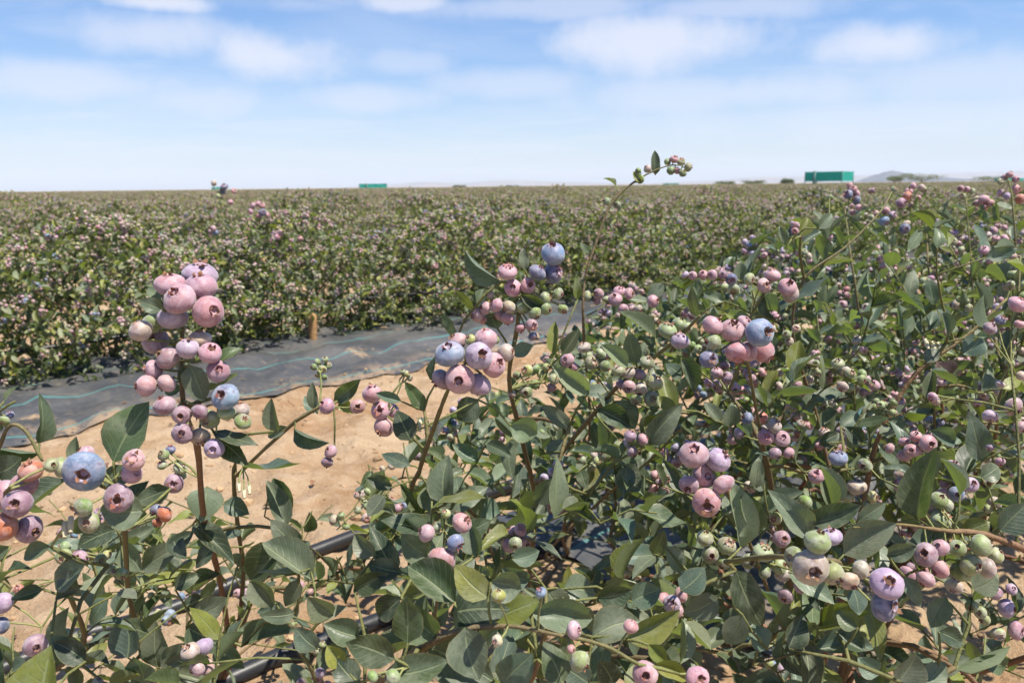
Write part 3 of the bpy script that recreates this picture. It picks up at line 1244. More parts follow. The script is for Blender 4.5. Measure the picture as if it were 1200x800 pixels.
def base_at(s, r):
    p = RS(s, r)
    return np.array([p[0], p[1], gh(p[0], p[1]) - .012])


# ---- A: the slender bush with the spire of pink berries
A = Plant(base_at(0.02, -1.66), 1)
A.cane(pts_of([(270, 777, 1.22), (259, 687, .98), (240, 612, .72), (232, 528, .53), (222, 500, .50), (214, 465, .492), (213, 420, .492), (214, 375, .494), (214, 348, .494)]), .0028)
A.cane(pts_of([(272, 770, 1.20), (285, 680, 1.02), (279, 620, .88), (274, 560, .78), (281, 520, .72)]), .0026)
A.cane(pts_of([(281, 740, 1.1), (300, 690, 1.0), (330, 640, .9)]), .0022)
A.cane(pts_of([(180, 770, 1.1), (154, 710, .85), (146, 624, .60), (135, 560, .46)]), .0024)
A.branch(0, pts_of([(281, 555, .76), (330, 506, .73), (368, 480, .71), (395, 470, .70)]), .0018)
A.branch(0, pts_of([(395, 680, 1.0), (350, 630, .88), (310, 605, .82)]), .0016)
berries_of(A, .470, [
    (211, 351, 38, 'pink', (-.2, .6, .8)), (243, 365, 36, 'rose', (.8, .05, .65)), (235, 337, 37, 'pink', (0, .9, .4)), (199, 334, 34, 'pink', (0, .9, .5)), (234.5, 323.7, 40, 'lilac', (.2, 1, .4)),
     (202.5, 372.6, 33, 'lilac'), (165, 388, 29, 'pale', (-.3, .8, .3)), (180.6, 379, 28, 'pgreen'),
    (183, 400, 31, 'mauve', (-.1, .35, .9)), (197.5, 420, 28, 'mauve'), (220, 409, 26, 'lilac', (0, .9, .3)), (234, 398, 26, 'pale', (0, .9, .2)),
    (246, 414, 28, 'pink', (.4, .5, .6)), (255.5, 435, 26, 'pink', (.4, .3, .8)), (181, 433, 23, 'pink'), (172, 452, 27, 'pink', (-.8, 0, .6)),
    (196, 448.5, 22, 'pink'), (193, 475.5, 26, 'mauve', (-.3, .8, .4)), (213, 486, 22, 'mauve', (.2, -.1, 1)), (234.5, 482, 20, 'mauve'),
    (246, 490.7, 24, 'pgreen'), (265, 465, 31, 'blue', (-.15, .3, .9)), (265.6, 484, 21, 'pgreen', (.1, .9, .3)), (282, 481, 21, 'pale', (0, .9, .2)), (284.5, 494, 20, 'green', (.5, .5, .5)),
    (214, 507.5, 25, 'mauve', (.25, .1, .95)), (234.5, 511, 24, 'pale'), (251, 525.4, 24, 'lilac', (.2, 0, 1))])
berries_of(A, .46, [(99, 552, 46, 'blue', (.35, -.15, .9)), (139, 583, 34, 'mauve', (.3, -.1, .95)), (73, 547, 24, 'pgreen'), (157, 539, 26, 'pink'), (154, 554, 26, 'pink'), (101, 532, 20, 'pink'),
                    (98, 594, 22, 'green'), (105, 612, 25, 'green', (.1, .2, 1))])
berries_of(A, .60, [(192, 533, 14, 'green'), (200, 527, 12, 'slate'), (211, 549, 17, 'pgreen'), (204, 566, 22, 'mauve', (.2, 0, 1)), (193, 602, 19, 'red'), (183, 597, 15, 'slate'), (184, 612, 13, 'red'), (212, 557, 14, 'green'), (190, 545, 12, 'green')])
berries_of(A, .66, [(383.5, 476, 19, 'pink'), (419, 476, 17, 'rose', (.2, 0, 1)), (388, 529, 16, 'pink', (-.5, .5, .6)), (383.5, 541, 14, 'mauve')])
berries_of(A, .74, [(372, 424, 9, 'green'), (381, 421, 9, 'green'), (368, 430, 9, 'green'), (378, 432, 10, 'yel'), (384, 428, 10, 'green'), (373, 439, 8, 'yel'), (380, 442, 8, 'green')])
leaves_of(A, .47, [(190, 362, 162, 352, 18, 'dusty'), (188, 353, 172, 333, 14, 'dusty'), (222, 428, 238, 471, 30, 'dusty'), (222, 427, 212, 452, 16, 'dark'), (257, 425, 281, 404, 15, 'mid'),
                   (243, 459, 281, 443, 6, 'pale'), (213, 455, 192, 459, 15, 'mid'), (250, 505, 303, 520, 16, 'dark'), (258, 516, 290, 545, 22, 'dark'), (325, 505, 318, 466, 18, 'dusty'),
                   (133, 541, 172, 470, 46, 'mid'), (120, 566, 160, 552, 26, 'dusty'), (168, 598, 116, 596, 40, 'dusty'), (78, 562, 16, 606, 24, 'blue'), (95, 541, 89, 511, 17, 'dusty'),
                   (200, 572, 158, 590, 22, 'dark'), (140, 622, 168, 560, 30, 'dark')])
leaves_of(A, .70, [(285, 548, 353, 553, 14, 'blue'), (243, 570, 236, 611, 38, 'dusty'), (226, 614, 274, 651, 22, 'dark'), (198, 641, 228, 622, 17, 'blue'), (142, 638, 165, 670, 28, 'pale'), (166, 667, 214, 637, 26, 'dusty'),
                   (136, 620, 92, 641, 26, 'dark'), (335, 620, 312, 564, 22, 'dusty'), (352, 640, 317, 609, 25, 'dusty'), (330, 638, 289, 680, 38, 'mid'), (362, 634, 337, 666, 24, 'blue'), (350, 679, 333, 713, 19, 'dusty'),
                   (346, 718, 304, 722, 18, 'dusty'), (293, 680, 320, 711, 26, 'dusty'), (283, 757, 347, 738, 24, 'dusty'), (225, 725, 274, 700, 28, 'dusty'), (218, 735, 263, 761, 32, 'mid'), (262, 590, 292, 600, 22, 'blue'),
                   (250, 640, 225, 665, 20, 'dark'), (205, 690, 235, 672, 18, 'dark'), (200, 625, 218, 655, 20, 'dark'), (368, 480, 366, 448, 12, 'dusty'), (392, 470, 425, 442, 18, 'mid'), (398, 470, 412, 484, 14, 'yel'), (372, 484, 356, 462, 16, 'blue'),
                   (345, 502, 385, 520, 14, 'blue'), (338, 500, 310, 512, 12, 'dusty')])
leaves_of(A, .80, [(185, 782, 181, 729, 29, 'dusty'), (190, 786, 223, 751, 28, 'pale'), (170, 800, 160, 765, 36, 'blue'), (187, 787, 240, 799, 40, 'dusty'), (150, 770, 148, 722, 42, 'blue'), (175, 742, 140, 730, 24, 'dusty'),
                   (320, 560, 342, 600, 20, 'dark'), (240, 700, 212, 712, 18, 'dark'), (300, 640, 330, 668, 22, 'dark'), (250, 760, 285, 782, 22, 'mid'), (125, 700, 100, 735, 22, 'blue')])
for q in [(292, 573), (286, 578), (280, 570)]:
    A.flowers.append((P(q[0], q[1], .70), .0045, CRn @ np.array([.2, -.8, .4])))
    A.twig_pedicel(P(q[0], q[1] - 4, .70), A.pos[A.nearest(P(q[0], q[1] - 8, .70))])
fill(A, 74, A.base + np.array([.02, -.1, .36]), (.36, .32, .26), (.026, .046), .22, .0135, span=.10, step=.022)
fill(A, 34, P(365, 620, .92), (.13, .14, .13), (.026, .044), .10, .012, zmin=.10, span=.10, step=.019)
fill(A, 46, P(175, 735, 1.0), (.24, .22, .17), (.030, .050), .06, .013, zmin=.05, span=.12, step=.018)
emit_hero(A, 'slender blueberry bush with a tall spire of large pink berries above bare sand')

# ---- G: bush whose branches come in at the left edge
G = Plant(base_at(-.62, -1.78), 2)
G.cane(pts_of([(-120, 780, .95), (-60, 690, .70), (-10, 600, .50), (12, 570, .44)]), .003)
G.cane(pts_of([(-60, 800, 1.0), (20, 800, .95), (95, 760, .80), (80, 690, .66), (76, 640, .60)]), .0028)
G.cane(pts_of([(-140, 700, .8), (-60, 600, .62), (-10, 540, .52), (10, 500, .50), (30, 505, .50), (50, 540, .5)]), .0022)
G.branch(0, pts_of([(-20, 500, .52), (2, 480, .5), (18, 470, .5)]), .001)
berries_of(G, .45, [(36, 552, 28, 'red', (0, .9, .5)), (29, 568, 32, 'rose', (.2, .8, .5)), (21, 590, 32, 'mauve', (.3, .2, .95)), (4, 580, 34, 'pink'), (4, 617, 36, 'red', (-.4, .2, .8)), (33, 619, 32, 'mauve', (.9, -.2, .4)), (60, 545, 16, 'pgreen')])
berries_of(G, .56, [(75, 652, 20, 'pgreen', (.1, -.1, 1)), (94, 654, 20, 'mauve', (0, .1, 1)), (82, 671, 20, 'mauve', (.1, -.1, 1)), (77, 640, 14, 'green'), (118, 655, 14, 'green'), (125, 650, 12, 'yel'), (143, 672, 15, 'green'), (134, 668, 13, 'green')])
berries_of(G, .62, [(41, 755, 26, 'mauve', (.6, -.1, .7)), (4, 706, 24, 'lilac'), (2, 732, 20, 'slate'), (22, 690, 12, 'red')])
berries_of(G, .50, [(5, 493, 14, 'green'), (12, 486, 10, 'slate'), (-2, 500, 12, 'green')])
leaves_of(G, .5, [(-6, 556, 24, 536, 34, 'dark'), (-8, 523, 49, 528, 10, 'mid'), (46, 520, 57, 466, 8, 'dusty'), (5, 470, 20, 452, 8, 'mid'), (60, 640, 30, 655, 20, 'dusty'), (100, 660, 62, 690, 30, 'blue'), (70, 668, 92, 700, 26, 'blue'), (0, 680, 28, 655, 10, 'dark'),
                  (78, 760, 80, 711, 28, 'dusty'), (60, 745, 96, 772, 26, 'blue'), (100, 775, 63, 752, 26, 'dark'), (12, 640, -18, 660, 24, 'dusty'), (50, 690, 12, 700, 16, 'dark'), (66, 700, 100, 686, 14, 'dark')])
leaves_of(G, .36, [(42, 850, 57, 757, 60, 'yel')])
for q in [(83, 614), (76, 620)]:
    G.flowers.append((P(q[0], q[1], .47), .005, CRn @ np.array([.2, -.8, .4])))
    G.twig_pedicel(P(q[0], q[1] - 5, .47), G.pos[G.nearest(P(q[0], q[1] - 10, .47))])
fill(G, 64, G.base + np.array([.05, -.02, .36]), (.45, .42, .28), (.026, .048), .4, .014, span=.12, step=.022)
fill(G, 36, P(60, 720, .80), (.20, .16, .15), (.028, .048), .15, .013, zmin=.06, span=.11, step=.019)
emit_hero(G, 'blueberry bush with orange red and mauve berries beside one big blue berry')

# ---- F: low bush in front, arching branch with broad yellow-edged leaves
F = Plant(np.array([-.10, .74, gh(-.10, .74) - .012]), 3)
F.cane(pts_of([(430, 860, .60), (450, 795, .52), (520, 745, .48), (590, 733, .47), (650, 743, .46), (705, 755, .455), (748, 778, .45)]), .0022)
F.cane(pts_of([(470, 880, .62), (500, 760, .56), (515, 690, .53), (520, 640, .52), (522, 605, .52)]), .002)
F.cane(pts_of([(560, 880, .62), (620, 800, .56), (640, 740, .54), (660, 700, .53)]), .002)
F.cane(pts_of([(380, 900, .66), (370, 800, .6), (350, 760, .58)]), .002)
berries_of(F, .5, [(517, 656, 32, 'rose', (-.1, -.35, .9)), (540.6, 612.5, 25, 'rose', (.7, .5, .4)), (500.5, 624.5, 21, 'pink'), (533, 635, 21, 'blue'), (511, 618, 13, 'green'), (523, 602, 12, 'yel'), (532, 645, 14, 'pgreen')])
berries_of(F, .45, [(584, 698, 18, 'yel', (0, .9, .3)), (672, 738, 21, 'pink', (.7, .2, .5)), (679, 774, 26, 'pgreen', (.6, -.4, .6)), (669, 760, 11, 'rose'), (756, 789, 31, 'pink', (-.1, .2, .95)), (739, 734, 19, 'rose', (.3, .8, .3)),
                    (460, 793, 20, 'green'), (437, 792, 15, 'green'), (817, 794, 28, 'pink', (.2, .3, .9)), (634, 694, 14, 'blue'), (583, 750, 14, 'cream')])
leaves_of(F, .465, [(533, 705, 478, 661, 43, 'mid'), (528, 718, 596, 714, 46, 'dark'), (572, 700, 532, 661, 33, 'yel'), (511, 746, 479, 706, 42, 'mid'), (462, 771, 405, 749, 38, 'mid'), (455, 792, 526, 774, 36, 'mid'),
                    (502, 758, 580, 800, 52, 'dusty'), (580, 726, 631, 704, 34, 'yel'), (622, 718, 702, 728, 36, 'pale'), (694, 746, 752, 724, 40, 'dusty'), (733, 749, 796, 713, 30, 'yel'), (630, 772, 662, 758, 24, 'mid'),
                    (588, 802, 624, 768, 40, 'blue'), (760, 755, 781, 777, 18, 'yel'), (478, 752, 476, 693, 34, 'mid'), (545, 735, 562, 796, 46, 'dusty'), (764, 779, 806, 797, 20, 'yel'), (575, 682, 612, 692, 36, 'pale'),
                    (660, 800, 640, 752, 34, 'mid'), (690, 800, 655, 778, 30, 'blue'), (720, 800, 700, 770, 26, 'dark'), (420, 800, 392, 770, 30, 'dark'), (400, 780, 383, 756, 22, 'yel')])
leaves_of(F, .55, [(415, 691, 456, 672, 25, 'mid'), (640, 690, 662, 725, 34, 'dusty'), (600, 655, 632, 645, 22, 'blue'), (660, 690, 700, 695, 34, 'dusty'), (470, 700, 440, 722, 28, 'dark'), (560, 650, 548, 610, 26, 'dusty'),
                   (500, 650, 470, 625, 30, 'dusty'), (545, 625, 575, 610, 22, 'mid'), (620, 680, 588, 665, 24, 'blue'), (700, 700, 740, 690, 30, 'dark'), (740, 705, 775, 690, 30, 'blue'), (390, 720, 360, 700, 28, 'dusty'), (372, 760, 345, 735, 26, 'blue'),
                   (420, 745, 380, 730, 30, 'dusty'), (440, 650, 415, 625, 22, 'dusty'), (470, 670, 430, 660, 24, 'dark')])
fill(F, 34, np.array([.04, .64, .34]), (.40, .18, .18), (.03, .05), .10, .014, step=.016)
fill(F, 40, P(610, 760, .62), (.30, .14, .12), (.032, .054), .05, .014, step=.016)
emit_hero(F, 'low blueberry bush with broad yellow edged leaves and a thin arching tan branch')

# ---- B: middle bush with the blue, lilac and pink cluster
B = Plant(base_at(.80, -1.72), 4)
B.cane(pts_of([(625, 690, 1.50), (628, 610, 1.22), (650, 545, 1.0), (700, 480, .84), (732, 445, .78), (790, 400, .72), (820, 370, .68)]), .0042)
B.cane(pts_of([(520, 680, 1.2), (485, 590, .86), (492, 550, .72), (507, 505, .58), (526, 455, .525), (545, 425, .52)]), .0032)
B.cane(pts_of([(622, 690, 1.45), (628, 600, 1.12), (613, 520, .88), (597, 450, .72), (605, 390, .64), (612, 350, .61), (630, 315, .61)]), .003)
B.cane(pts_of([(660, 620, 1.4), (690, 520, 1.2), (684, 393, 1.02), (685, 330, 1.0), (700, 280, 1.0), (716, 240, 1.0), (745, 212, 1.0), (780, 195, 1.0), (800, 194, 1.0)]), .0018)
B.cane(pts_of([(600, 680, 1.5), (560, 610, 1.2), (520, 570, 1.0), (470, 560, .9), (440, 590, .85)]), .002)
B.cane(pts_of([(640, 650, 1.3), (700, 590, 1.05), (760, 540, .9), (800, 500, .8)]), .0028)
berries_of(B, .505, [(527.5, 415.5, 36, 'blue', (-.2, .75, .6)), (560.5, 417, 33, 'lilac', (.35, .2, .9)), (539, 444, 35, 'pink', (-.05, -.1, 1)), (569, 397.5, 28, 'pink', (0, .9, .4)), (578, 427.5, 30, 'pink'),
                     (561, 450, 30, 'lilac'), (518, 444, 26, 'mauve', (-.7, -.5, .2)), (536, 401, 26, 'pink'), (592, 413, 23, 'pale', (.9, .1, .4)), (551, 398, 14, 'yel'), (580, 398, 12, 'green')])
berries_of(B, .60, [(648, 298, 29, 'blue', (-.1, .75, .6)), (647.5, 320.6, 24, 'slate'), (629.5, 319.5, 21, 'slate'), (595, 319, 23, 'pink', (.1, .8, .6)), (601, 337.5, 20, 'pink', (0, .1, 1)), (618.6, 335, 19, 'rose', (.4, .1, .9)), (639, 349.5, 17, 'pgreen'), (654, 344, 15, 'green'),
                    (659.5, 362, 13, 'green'), (640, 362, 15, 'green'), (613, 360, 18, 'pgreen'), (597, 360, 16, 'pale'), (582, 358, 17, 'pink'), (569, 361, 16, 'pink'), (627, 367, 16, 'green'), (623, 380.6, 15, 'mauve'), (610, 384, 13, 'pink'), (624, 394, 12, 'slate'),
                    (595, 373, 17, 'pink'), (559, 369, 18, 'pink'), (586, 369, 15, 'pink'), (566, 374, 13, 'rose'), (575, 345, 12, 'pale')])
berries_of(B, .64, [(436, 462, 24, 'pink', (0, .9, .2)), (446, 481, 22, 'pink', (0, .1, 1)), (459, 480, 20, 'pink'), (450, 500, 24, 'pink'), (477, 438, 9, 'yel'), (472, 436, 8, 'green'), (480, 443, 8, 'green')])
berries_of(B, .74, [(618, 434, 15, 'yel'), (627, 432, 13, 'green'), (635.5, 439, 15, 'yel'), (627, 450, 14, 'green'), (616, 459, 16, 'green'), (649, 444, 14, 'pgreen'), (646, 454, 12, 'mauve'), (606, 440, 11, 'green'), (640, 430, 10, 'yel'), (600, 462, 11, 'pale')])
berries_of(B, .80, [(665, 421.5, 17, 'pink'), (684.5, 407.5, 16, 'pale'), (693, 425, 17, 'pgreen'), (704, 414, 15, 'pgreen'), (688, 417, 14, 'green'), (709, 428.5, 15, 'green'), (672, 430, 12, 'pink'), (668, 440, 12, 'rose')])
berries_of(B, .74, [(725, 434, 17, 'pgreen'), (737, 437, 16, 'pale'), (749, 439, 16, 'mauve'), (758, 425, 18, 'green'), (768, 448, 20, 'pgreen', (.3, .6, .6)), (763, 467, 18, 'green', (.1, .1, 1)), (751, 455, 18, 'pale'), (737, 453, 16, 'pink'), (728, 450, 14, 'mauve'), (745, 468, 14, 'green')])
berries_of(B, .70, [(782.5, 387.5, 22, 'pgreen', (.1, .8, .4)), (797, 400, 22, 'lilac', (0, .9, .4)), (796, 380, 17, 'green'), (805, 384, 14, 'pgreen')])
berries_of(B, .80, [(728, 522, 18, 'green', (0, .9, .3)), (709, 532, 18, 'green'), (720, 534, 15, 'green'), (779, 561, 12, 'rose'), (766, 571, 12, 'rose'), (779, 574, 12, 'rose'), (767, 556, 12, 'rose'), (772, 565, 11, 'mauve')])
berries_of(B, 1.0, [(688, 347, 13, 'pgreen'), (702, 344, 13, 'pink'), (721, 351, 17, 'pink'), (726, 342, 15, 'pink'), (737, 344, 14, 'pink'), (765, 353, 16, 'pink'), (730, 362, 14, 'pink'), (739, 361, 14, 'pink'), (712, 352, 13, 'pgreen'), (748, 362, 12, 'pale'), (700, 352, 12, 'pink')])
berries_of(B, 1.0, [(790, 187, 11, 'rose'), (798, 190, 11, 'pgreen'), (806, 196, 11, 'pgreen'), (800, 203, 10, 'green'), (786, 200, 11, 'green'), (759, 198, 10, 'pale'), (750, 210, 11, 'green'), (748, 200, 8, 'green'), (711, 236, 10, 'green'), (723, 240, 10, 'green'), (782, 190, 9, 'green'), (793, 200, 9, 'rose')])
leaves_of(B, .60, [(588, 330, 544, 294, 15, 'dusty'), (615, 316, 613, 290, 12, 'dusty'), (610, 345, 641, 365, 13, 'dark'), (555, 362, 533, 340, 10, 'yel'), (560, 360, 566, 338, 14, 'dusty'), (535, 397, 516, 366, 8, 'mid'), (600, 414, 627, 406, 18, 'pale'),
                   (497, 481, 472, 446, 17, 'mid'), (482, 516, 464, 480, 26, 'dark'), (560, 468, 534, 492, 28, 'dark'), (598, 499, 632, 511, 30, 'pale'), (510, 450, 505, 415, 10, 'dark'), (583, 385, 575, 362, 22, 'dusty'), (470, 470, 440, 460, 12, 'blue')])
leaves_of(B, .72, [(667, 500, 636, 474, 18, 'dusty'), (690, 460, 647, 427, 22, 'pale'), (735, 430, 703, 404, 18, 'pale'), (768, 396, 723, 367, 14, 'dusty'), (650, 416, 652, 377, 10, 'yel'), (660, 415, 678, 386, 16, 'dusty'), (677, 351, 676, 324, 10, 'yel'), (745, 425, 738, 388, 20, 'pale'),
                   (522, 591, 522, 534, 32, 'dusty'), (505, 600, 503, 567, 24, 'dusty'), (528, 596, 571, 569, 24, 'dusty'), (496, 601, 469, 567, 16, 'mid'), (560, 540, 530, 520, 18, 'blue'), (570, 520, 600, 535, 16, 'dark'), (480, 545, 445, 530, 16, 'blue'),
                   (700, 480, 740, 500, 24, 'dark'), (720, 470, 745, 505, 34, 'blue'), (650, 560, 625, 590, 26, 'dusty'), (690, 580, 665, 610, 26, 'dark'), (760, 520, 800, 475, 26, 'dusty'), (755, 500, 775, 490, 16, 'yel'), (640, 530, 665, 515, 18, 'dusty'),
                   (460, 570, 430, 560, 16, 'dark'), (450, 580, 430, 605, 20, 'dusty'), (720, 550, 752, 575, 30, 'dark'), (735, 545, 730, 580, 22, 'blue')])
leaves_of(B, 1.0, [(768, 205, 768, 176, 11, 'dusty'), (722, 218, 709, 206, 4, 'pale'), (690, 297, 680, 283, 8, 'mid'), (752, 214, 742, 200, 8, 'yel'), (706, 262, 722, 268, 4, 'dark')])
for q in [(500, 500), (506, 505), (514, 502), (492, 497)]:
    B.flowers.append((P(q[0], q[1], .64), .0055, CRn @ np.array([.0, -.95, .3])))
    B.twig_pedicel(P(q[0], q[1] - 7, .64), B.pos[B.nearest(P(q[0], q[1] - 14, .64))])
fill(B, 150, B.base + np.array([.06, -.18, .40]), (.52, .50, .30), (.026, .048), .28, .0125, step=.015)
fill(B, 60, B.base + np.array([.10, -.15, .22]), (.50, .42, .18), (.032, .056), .03, .0135, zmin=.06, step=.016)
fill(B, 46, P(520, 590, .95), (.18, .20, .15), (.030, .050), .08, .013, zmin=.08, step=.017)
emit_hero(B, 'upright blueberry bush with clusters of blue, lilac and pink berries on brown canes')

# ---- E: big bush at the right front
E = Plant(np.array([.50, 1.12, gh(.50, 1.12) - .012]), 5)
E.cane(pts_of([(960, 800, 1.0), (990, 690, .9), (1010, 600, .86), (1027, 519, .84), (1067, 445, .83), (1108, 411, .82), (1144, 384, .82), (1180, 350, .82)]), .0042)
E.cane(pts_of([(1160, 860, .80), (1140, 797, .72), (1062, 755, .66), (950, 762, .64), (882, 779, .63)]), .0028)
E.cane(pts_of([(1230, 760, .75), (1220, 665, .62), (1160, 628, .57), (1110, 622, .56), (1050, 614, .55), (1000, 618, .54)]), .0022)
E.cane(pts_of([(1000, 760, .85), (960, 690, .62), (985, 662, .50), (950, 655, .47), (900, 652, .5), (850, 658, .56)]), .0022)
E.cane(pts_of([(930, 760, .95), (880, 640, .75), (850, 570, .60), (840, 520, .57)]), .0026)
E.cane(pts_of([(940, 740, 1.0), (910, 600, .86), (890, 500, .72), (875, 420, .56), (865, 395, .535)]), .0026)
E.cane(pts_of([(1000, 700, 1.0), (960, 500, .95), (930, 400, .88), (940, 330, .85), (990, 290, .85), (1030, 250, .86), (1045, 225, .88)]), .0024)
E.cane(pts_of([(1060, 700, .95), (1130, 560, .85), (1170, 470, .8), (1190, 380, .78), (1196, 300, .8)]), .0026)
berries_of(E, .52, [(835, 382, 26, 'pink', (.6, .6, .4)), (857.5, 387.5, 29, 'pink', (0, .7, .7)), (872, 379, 19, 'pink'), (889, 390, 35, 'blue', (.45, .1, .88)), (864, 412, 29, 'rose', (-.1, -.8, .5)), (876, 412, 24, 'pink'), (894, 411, 28, 'rose', (.4, -.6, .4)), (836, 401, 20, 'pgreen'),
                    (830, 421, 21, 'slate', (.3, .1, .9))])
berries_of(E, .80, [(840, 437, 15, 'pink'), (852, 442, 15, 'mauve'), (842, 452, 15, 'mauve'), (859, 455, 16, 'pink', (.1, -.3, .9)), (868, 457, 11, 'rose'), (880, 458, 11, 'pale')])
berries_of(E, .74, [(895, 334.5, 18, 'pink', (.3, .1, .9)), (905, 323, 19, 'pink', (0, .9, .3)), (922.5, 337, 23, 'pink', (.1, .5, .8)), (926, 344, 21, 'pale'), (878, 327, 15, 'pgreen'), (860, 339, 15, 'green'), (857, 327, 14, 'slate'), (847, 322, 12, 'mauve'), (835, 322, 13, 'pink'), (824, 322, 12, 'pink'), (812, 323, 11, 'pink'), (803, 322, 10, 'lilac')])
berries_of(E, .85, [(932, 434, 13, 'pink', (0, .2, .9)), (931, 449, 17, 'pink'), (941, 459, 15, 'pink'), (922, 392, 11, 'pgreen'), (933, 385, 11, 'pale'), (925, 400, 11, 'pale'), (990, 436, 13, 'pink', (.2, .1, .9)), (913, 452, 11, 'pale')])
berries_of(E, .72, [(897, 512, 19, 'pink', (0, .2, 1)), (916, 514, 20, 'pink', (0, .4, .9)), (907, 499, 17, 'pale'), (876, 490, 15, 'slate'), (892, 490, 16, 'red'), (908, 530, 16, 'mauve'), (924, 530, 15, 'pink')])
berries_of(E, .54, [(813, 533, 32, 'pink', (-.1, .6, .7)), (841, 539, 30, 'lilac', (.5, .6, .4)), (825, 557, 29, 'pink', (.2, .1, .95)), (828, 588, 34, 'rose', (-.15, -.2, .95)), (847, 567, 27, 'pink'), (807, 567, 24, 'mauve')])
berries_of(E, .72, [(957, 558, 19, 'pink'), (982, 537, 22, 'blue', (0, .9, .3)), (1014, 545, 17, 'pgreen'), (1004, 571, 23, 'pale', (0, .9, .2)), (992, 581, 19, 'pgreen', (0, .9, .2)), (944, 588, 18, 'green'), (909, 607, 15, 'yel'), (1022, 582, 15, 'yel'), (1016, 592, 14, 'pgreen')])
berries_of(E, .58, [(1068, 583, 21, 'green', (-.1, .8, .4)), (1102, 609, 25, 'pgreen', (.2, .6, .5)), (1100, 586, 20, 'green'), (1090, 596, 20, 'pale'), (1110, 592, 16, 'pgreen')])
berries_of(E, .55, [(1085, 650, 27, 'mauve'), (1100, 665, 25, 'rose'), (1102, 642, 20, 'pink'), (1085, 678, 22, 'pink'), (1122, 642, 19, 'green'), (1149, 639, 28, 'pgreen', (.7, .3, .5)), (1137, 661, 27, 'pgreen', (.35, -.05, .9)), (1156, 665, 25, 'pale'), (1126, 669, 24, 'green'), (1166, 650, 21, 'pgreen')])
berries_of(E, .455, [(957.5, 635, 30, 'pgreen', (.2, .9, .3)), (974, 629, 25, 'lilac', (-.1, .9, .3)), (950, 664, 41, 'pale', (-.1, -.1, 1)), (931, 652, 25, 'green'), (976, 672, 27, 'pgreen'), (995, 680, 22, 'pale'), (1008, 667, 23, 'pale')])
berries_of(E, .44, [(1039, 684, 39, 'lilac', (-.1, .5, .8)), (1036, 708, 37, 'slate', (.5, .1, .7))])
berries_of(E, .62, [(826, 631, 20, 'pgreen', (.1, .9, .3)), (851, 639.5, 22, 'pgreen', (.2, .5, .7)), (832, 649, 21, 'green', (0, 0, 1)), (847, 659, 17, 'green'), (894.5, 648, 23, 'pgreen', (.1, .9, .4)), (877, 657, 18, 'green'), (912.5, 663, 20, 'pgreen'), (916, 631, 20, 'mauve', (.1, .2, .9)), (896, 670, 17, 'green')])
berries_of(E, .66, [(952, 716, 17, 'green', (.1, .2, .9)), (969, 725, 21, 'green', (-.3, .3, .8)), (962, 712, 14, 'pgreen')])
berries_of(E, .64, [(1190, 738, 21, 'pink', (.6, .1, .7)), (1169, 742, 17, 'pgreen'), (1139, 710, 15, 'green'), (1149, 717, 15, 'pgreen'), (1154, 725, 15, 'pgreen'), (1179, 712, 23, 'lilac'), (1166, 695, 17, 'mauve'), (1185, 690, 14, 'lilac')])
berries_of(E, .62, [(1192, 357, 21, 'pink', (.2, .6, .5)), (1160, 385, 16, 'mauve'), (1172, 375, 13, 'slate'), (1195, 380, 13, 'pink'), (1187, 476, 22, 'pink'), (1195, 500, 16, 'pink'), (1160, 487, 17, 'lilac'), (1093, 465, 13, 'pink'), (1097, 470, 11, 'pale'), (1013, 545, 16, 'green'), (1172, 450, 11, 'pale'), (1183, 425, 13, 'pgreen'), (1196, 440, 12, 'pale'), (1160, 524, 10, 'mauve'), (1172, 540, 12, 'pink')])
leaves_of(E, .55, [(868, 641, 857, 559, 31, 'pale'), (892, 622, 869, 573, 24, 'dusty'), (950, 628, 907, 574, 31, 'dusty'), (952, 613, 1011, 592, 27, 'dark'), (989, 649, 1051, 613, 35, 'pale'), (1005, 611, 1041, 590, 20, 'dusty'), (885, 572, 890, 536, 16, 'dusty'), (975, 592, 963, 544, 14, 'dusty'),
                   (1074, 607, 1097, 524, 16, 'dusty'), (1125, 580, 1107, 535, 12, 'dusty'), (1077, 667, 1050, 625, 18, 'pale'), (1128, 625, 1161, 612, 25, 'yel'), (924, 670, 979, 706, 25, 'pale'), (862, 668, 896, 736, 38, 'dark'), (798, 692, 826, 664, 30, 'blue'), (1060, 675, 1081, 712, 17, 'dusty'),
                   (1172, 622, 1206, 590, 36, 'blue'), (1118, 782, 1181, 752, 14, 'pale'), (1085, 803, 1106, 776, 26, 'dusty'), (1052, 797, 1072, 764, 42, 'dusty'), (1000, 690, 1010, 720, 28, 'blue'), (1040, 650, 1075, 640, 20, 'blue'),
                   (925, 760, 945, 720, 26, 'dark'), (900, 760, 880, 730, 28, 'blue'), (870, 720, 850, 755, 28, 'dusty'), (980, 740, 1015, 762, 26, 'dark'), (1005, 735, 980, 715, 22, 'mid'), (1030, 790, 1005, 770, 24, 'blue'), (1140, 690, 1170, 672, 28, 'pale'), (1108, 700, 1090, 735, 26, 'dusty'),
                   (820, 690, 850, 715, 30, 'dark'), (842, 700, 800, 720, 30, 'dusty'), (780, 640, 800, 670, 24, 'dusty'), (1180, 780, 1150, 770, 22, 'mid'), (1100, 740, 1130, 755, 22, 'dark')])
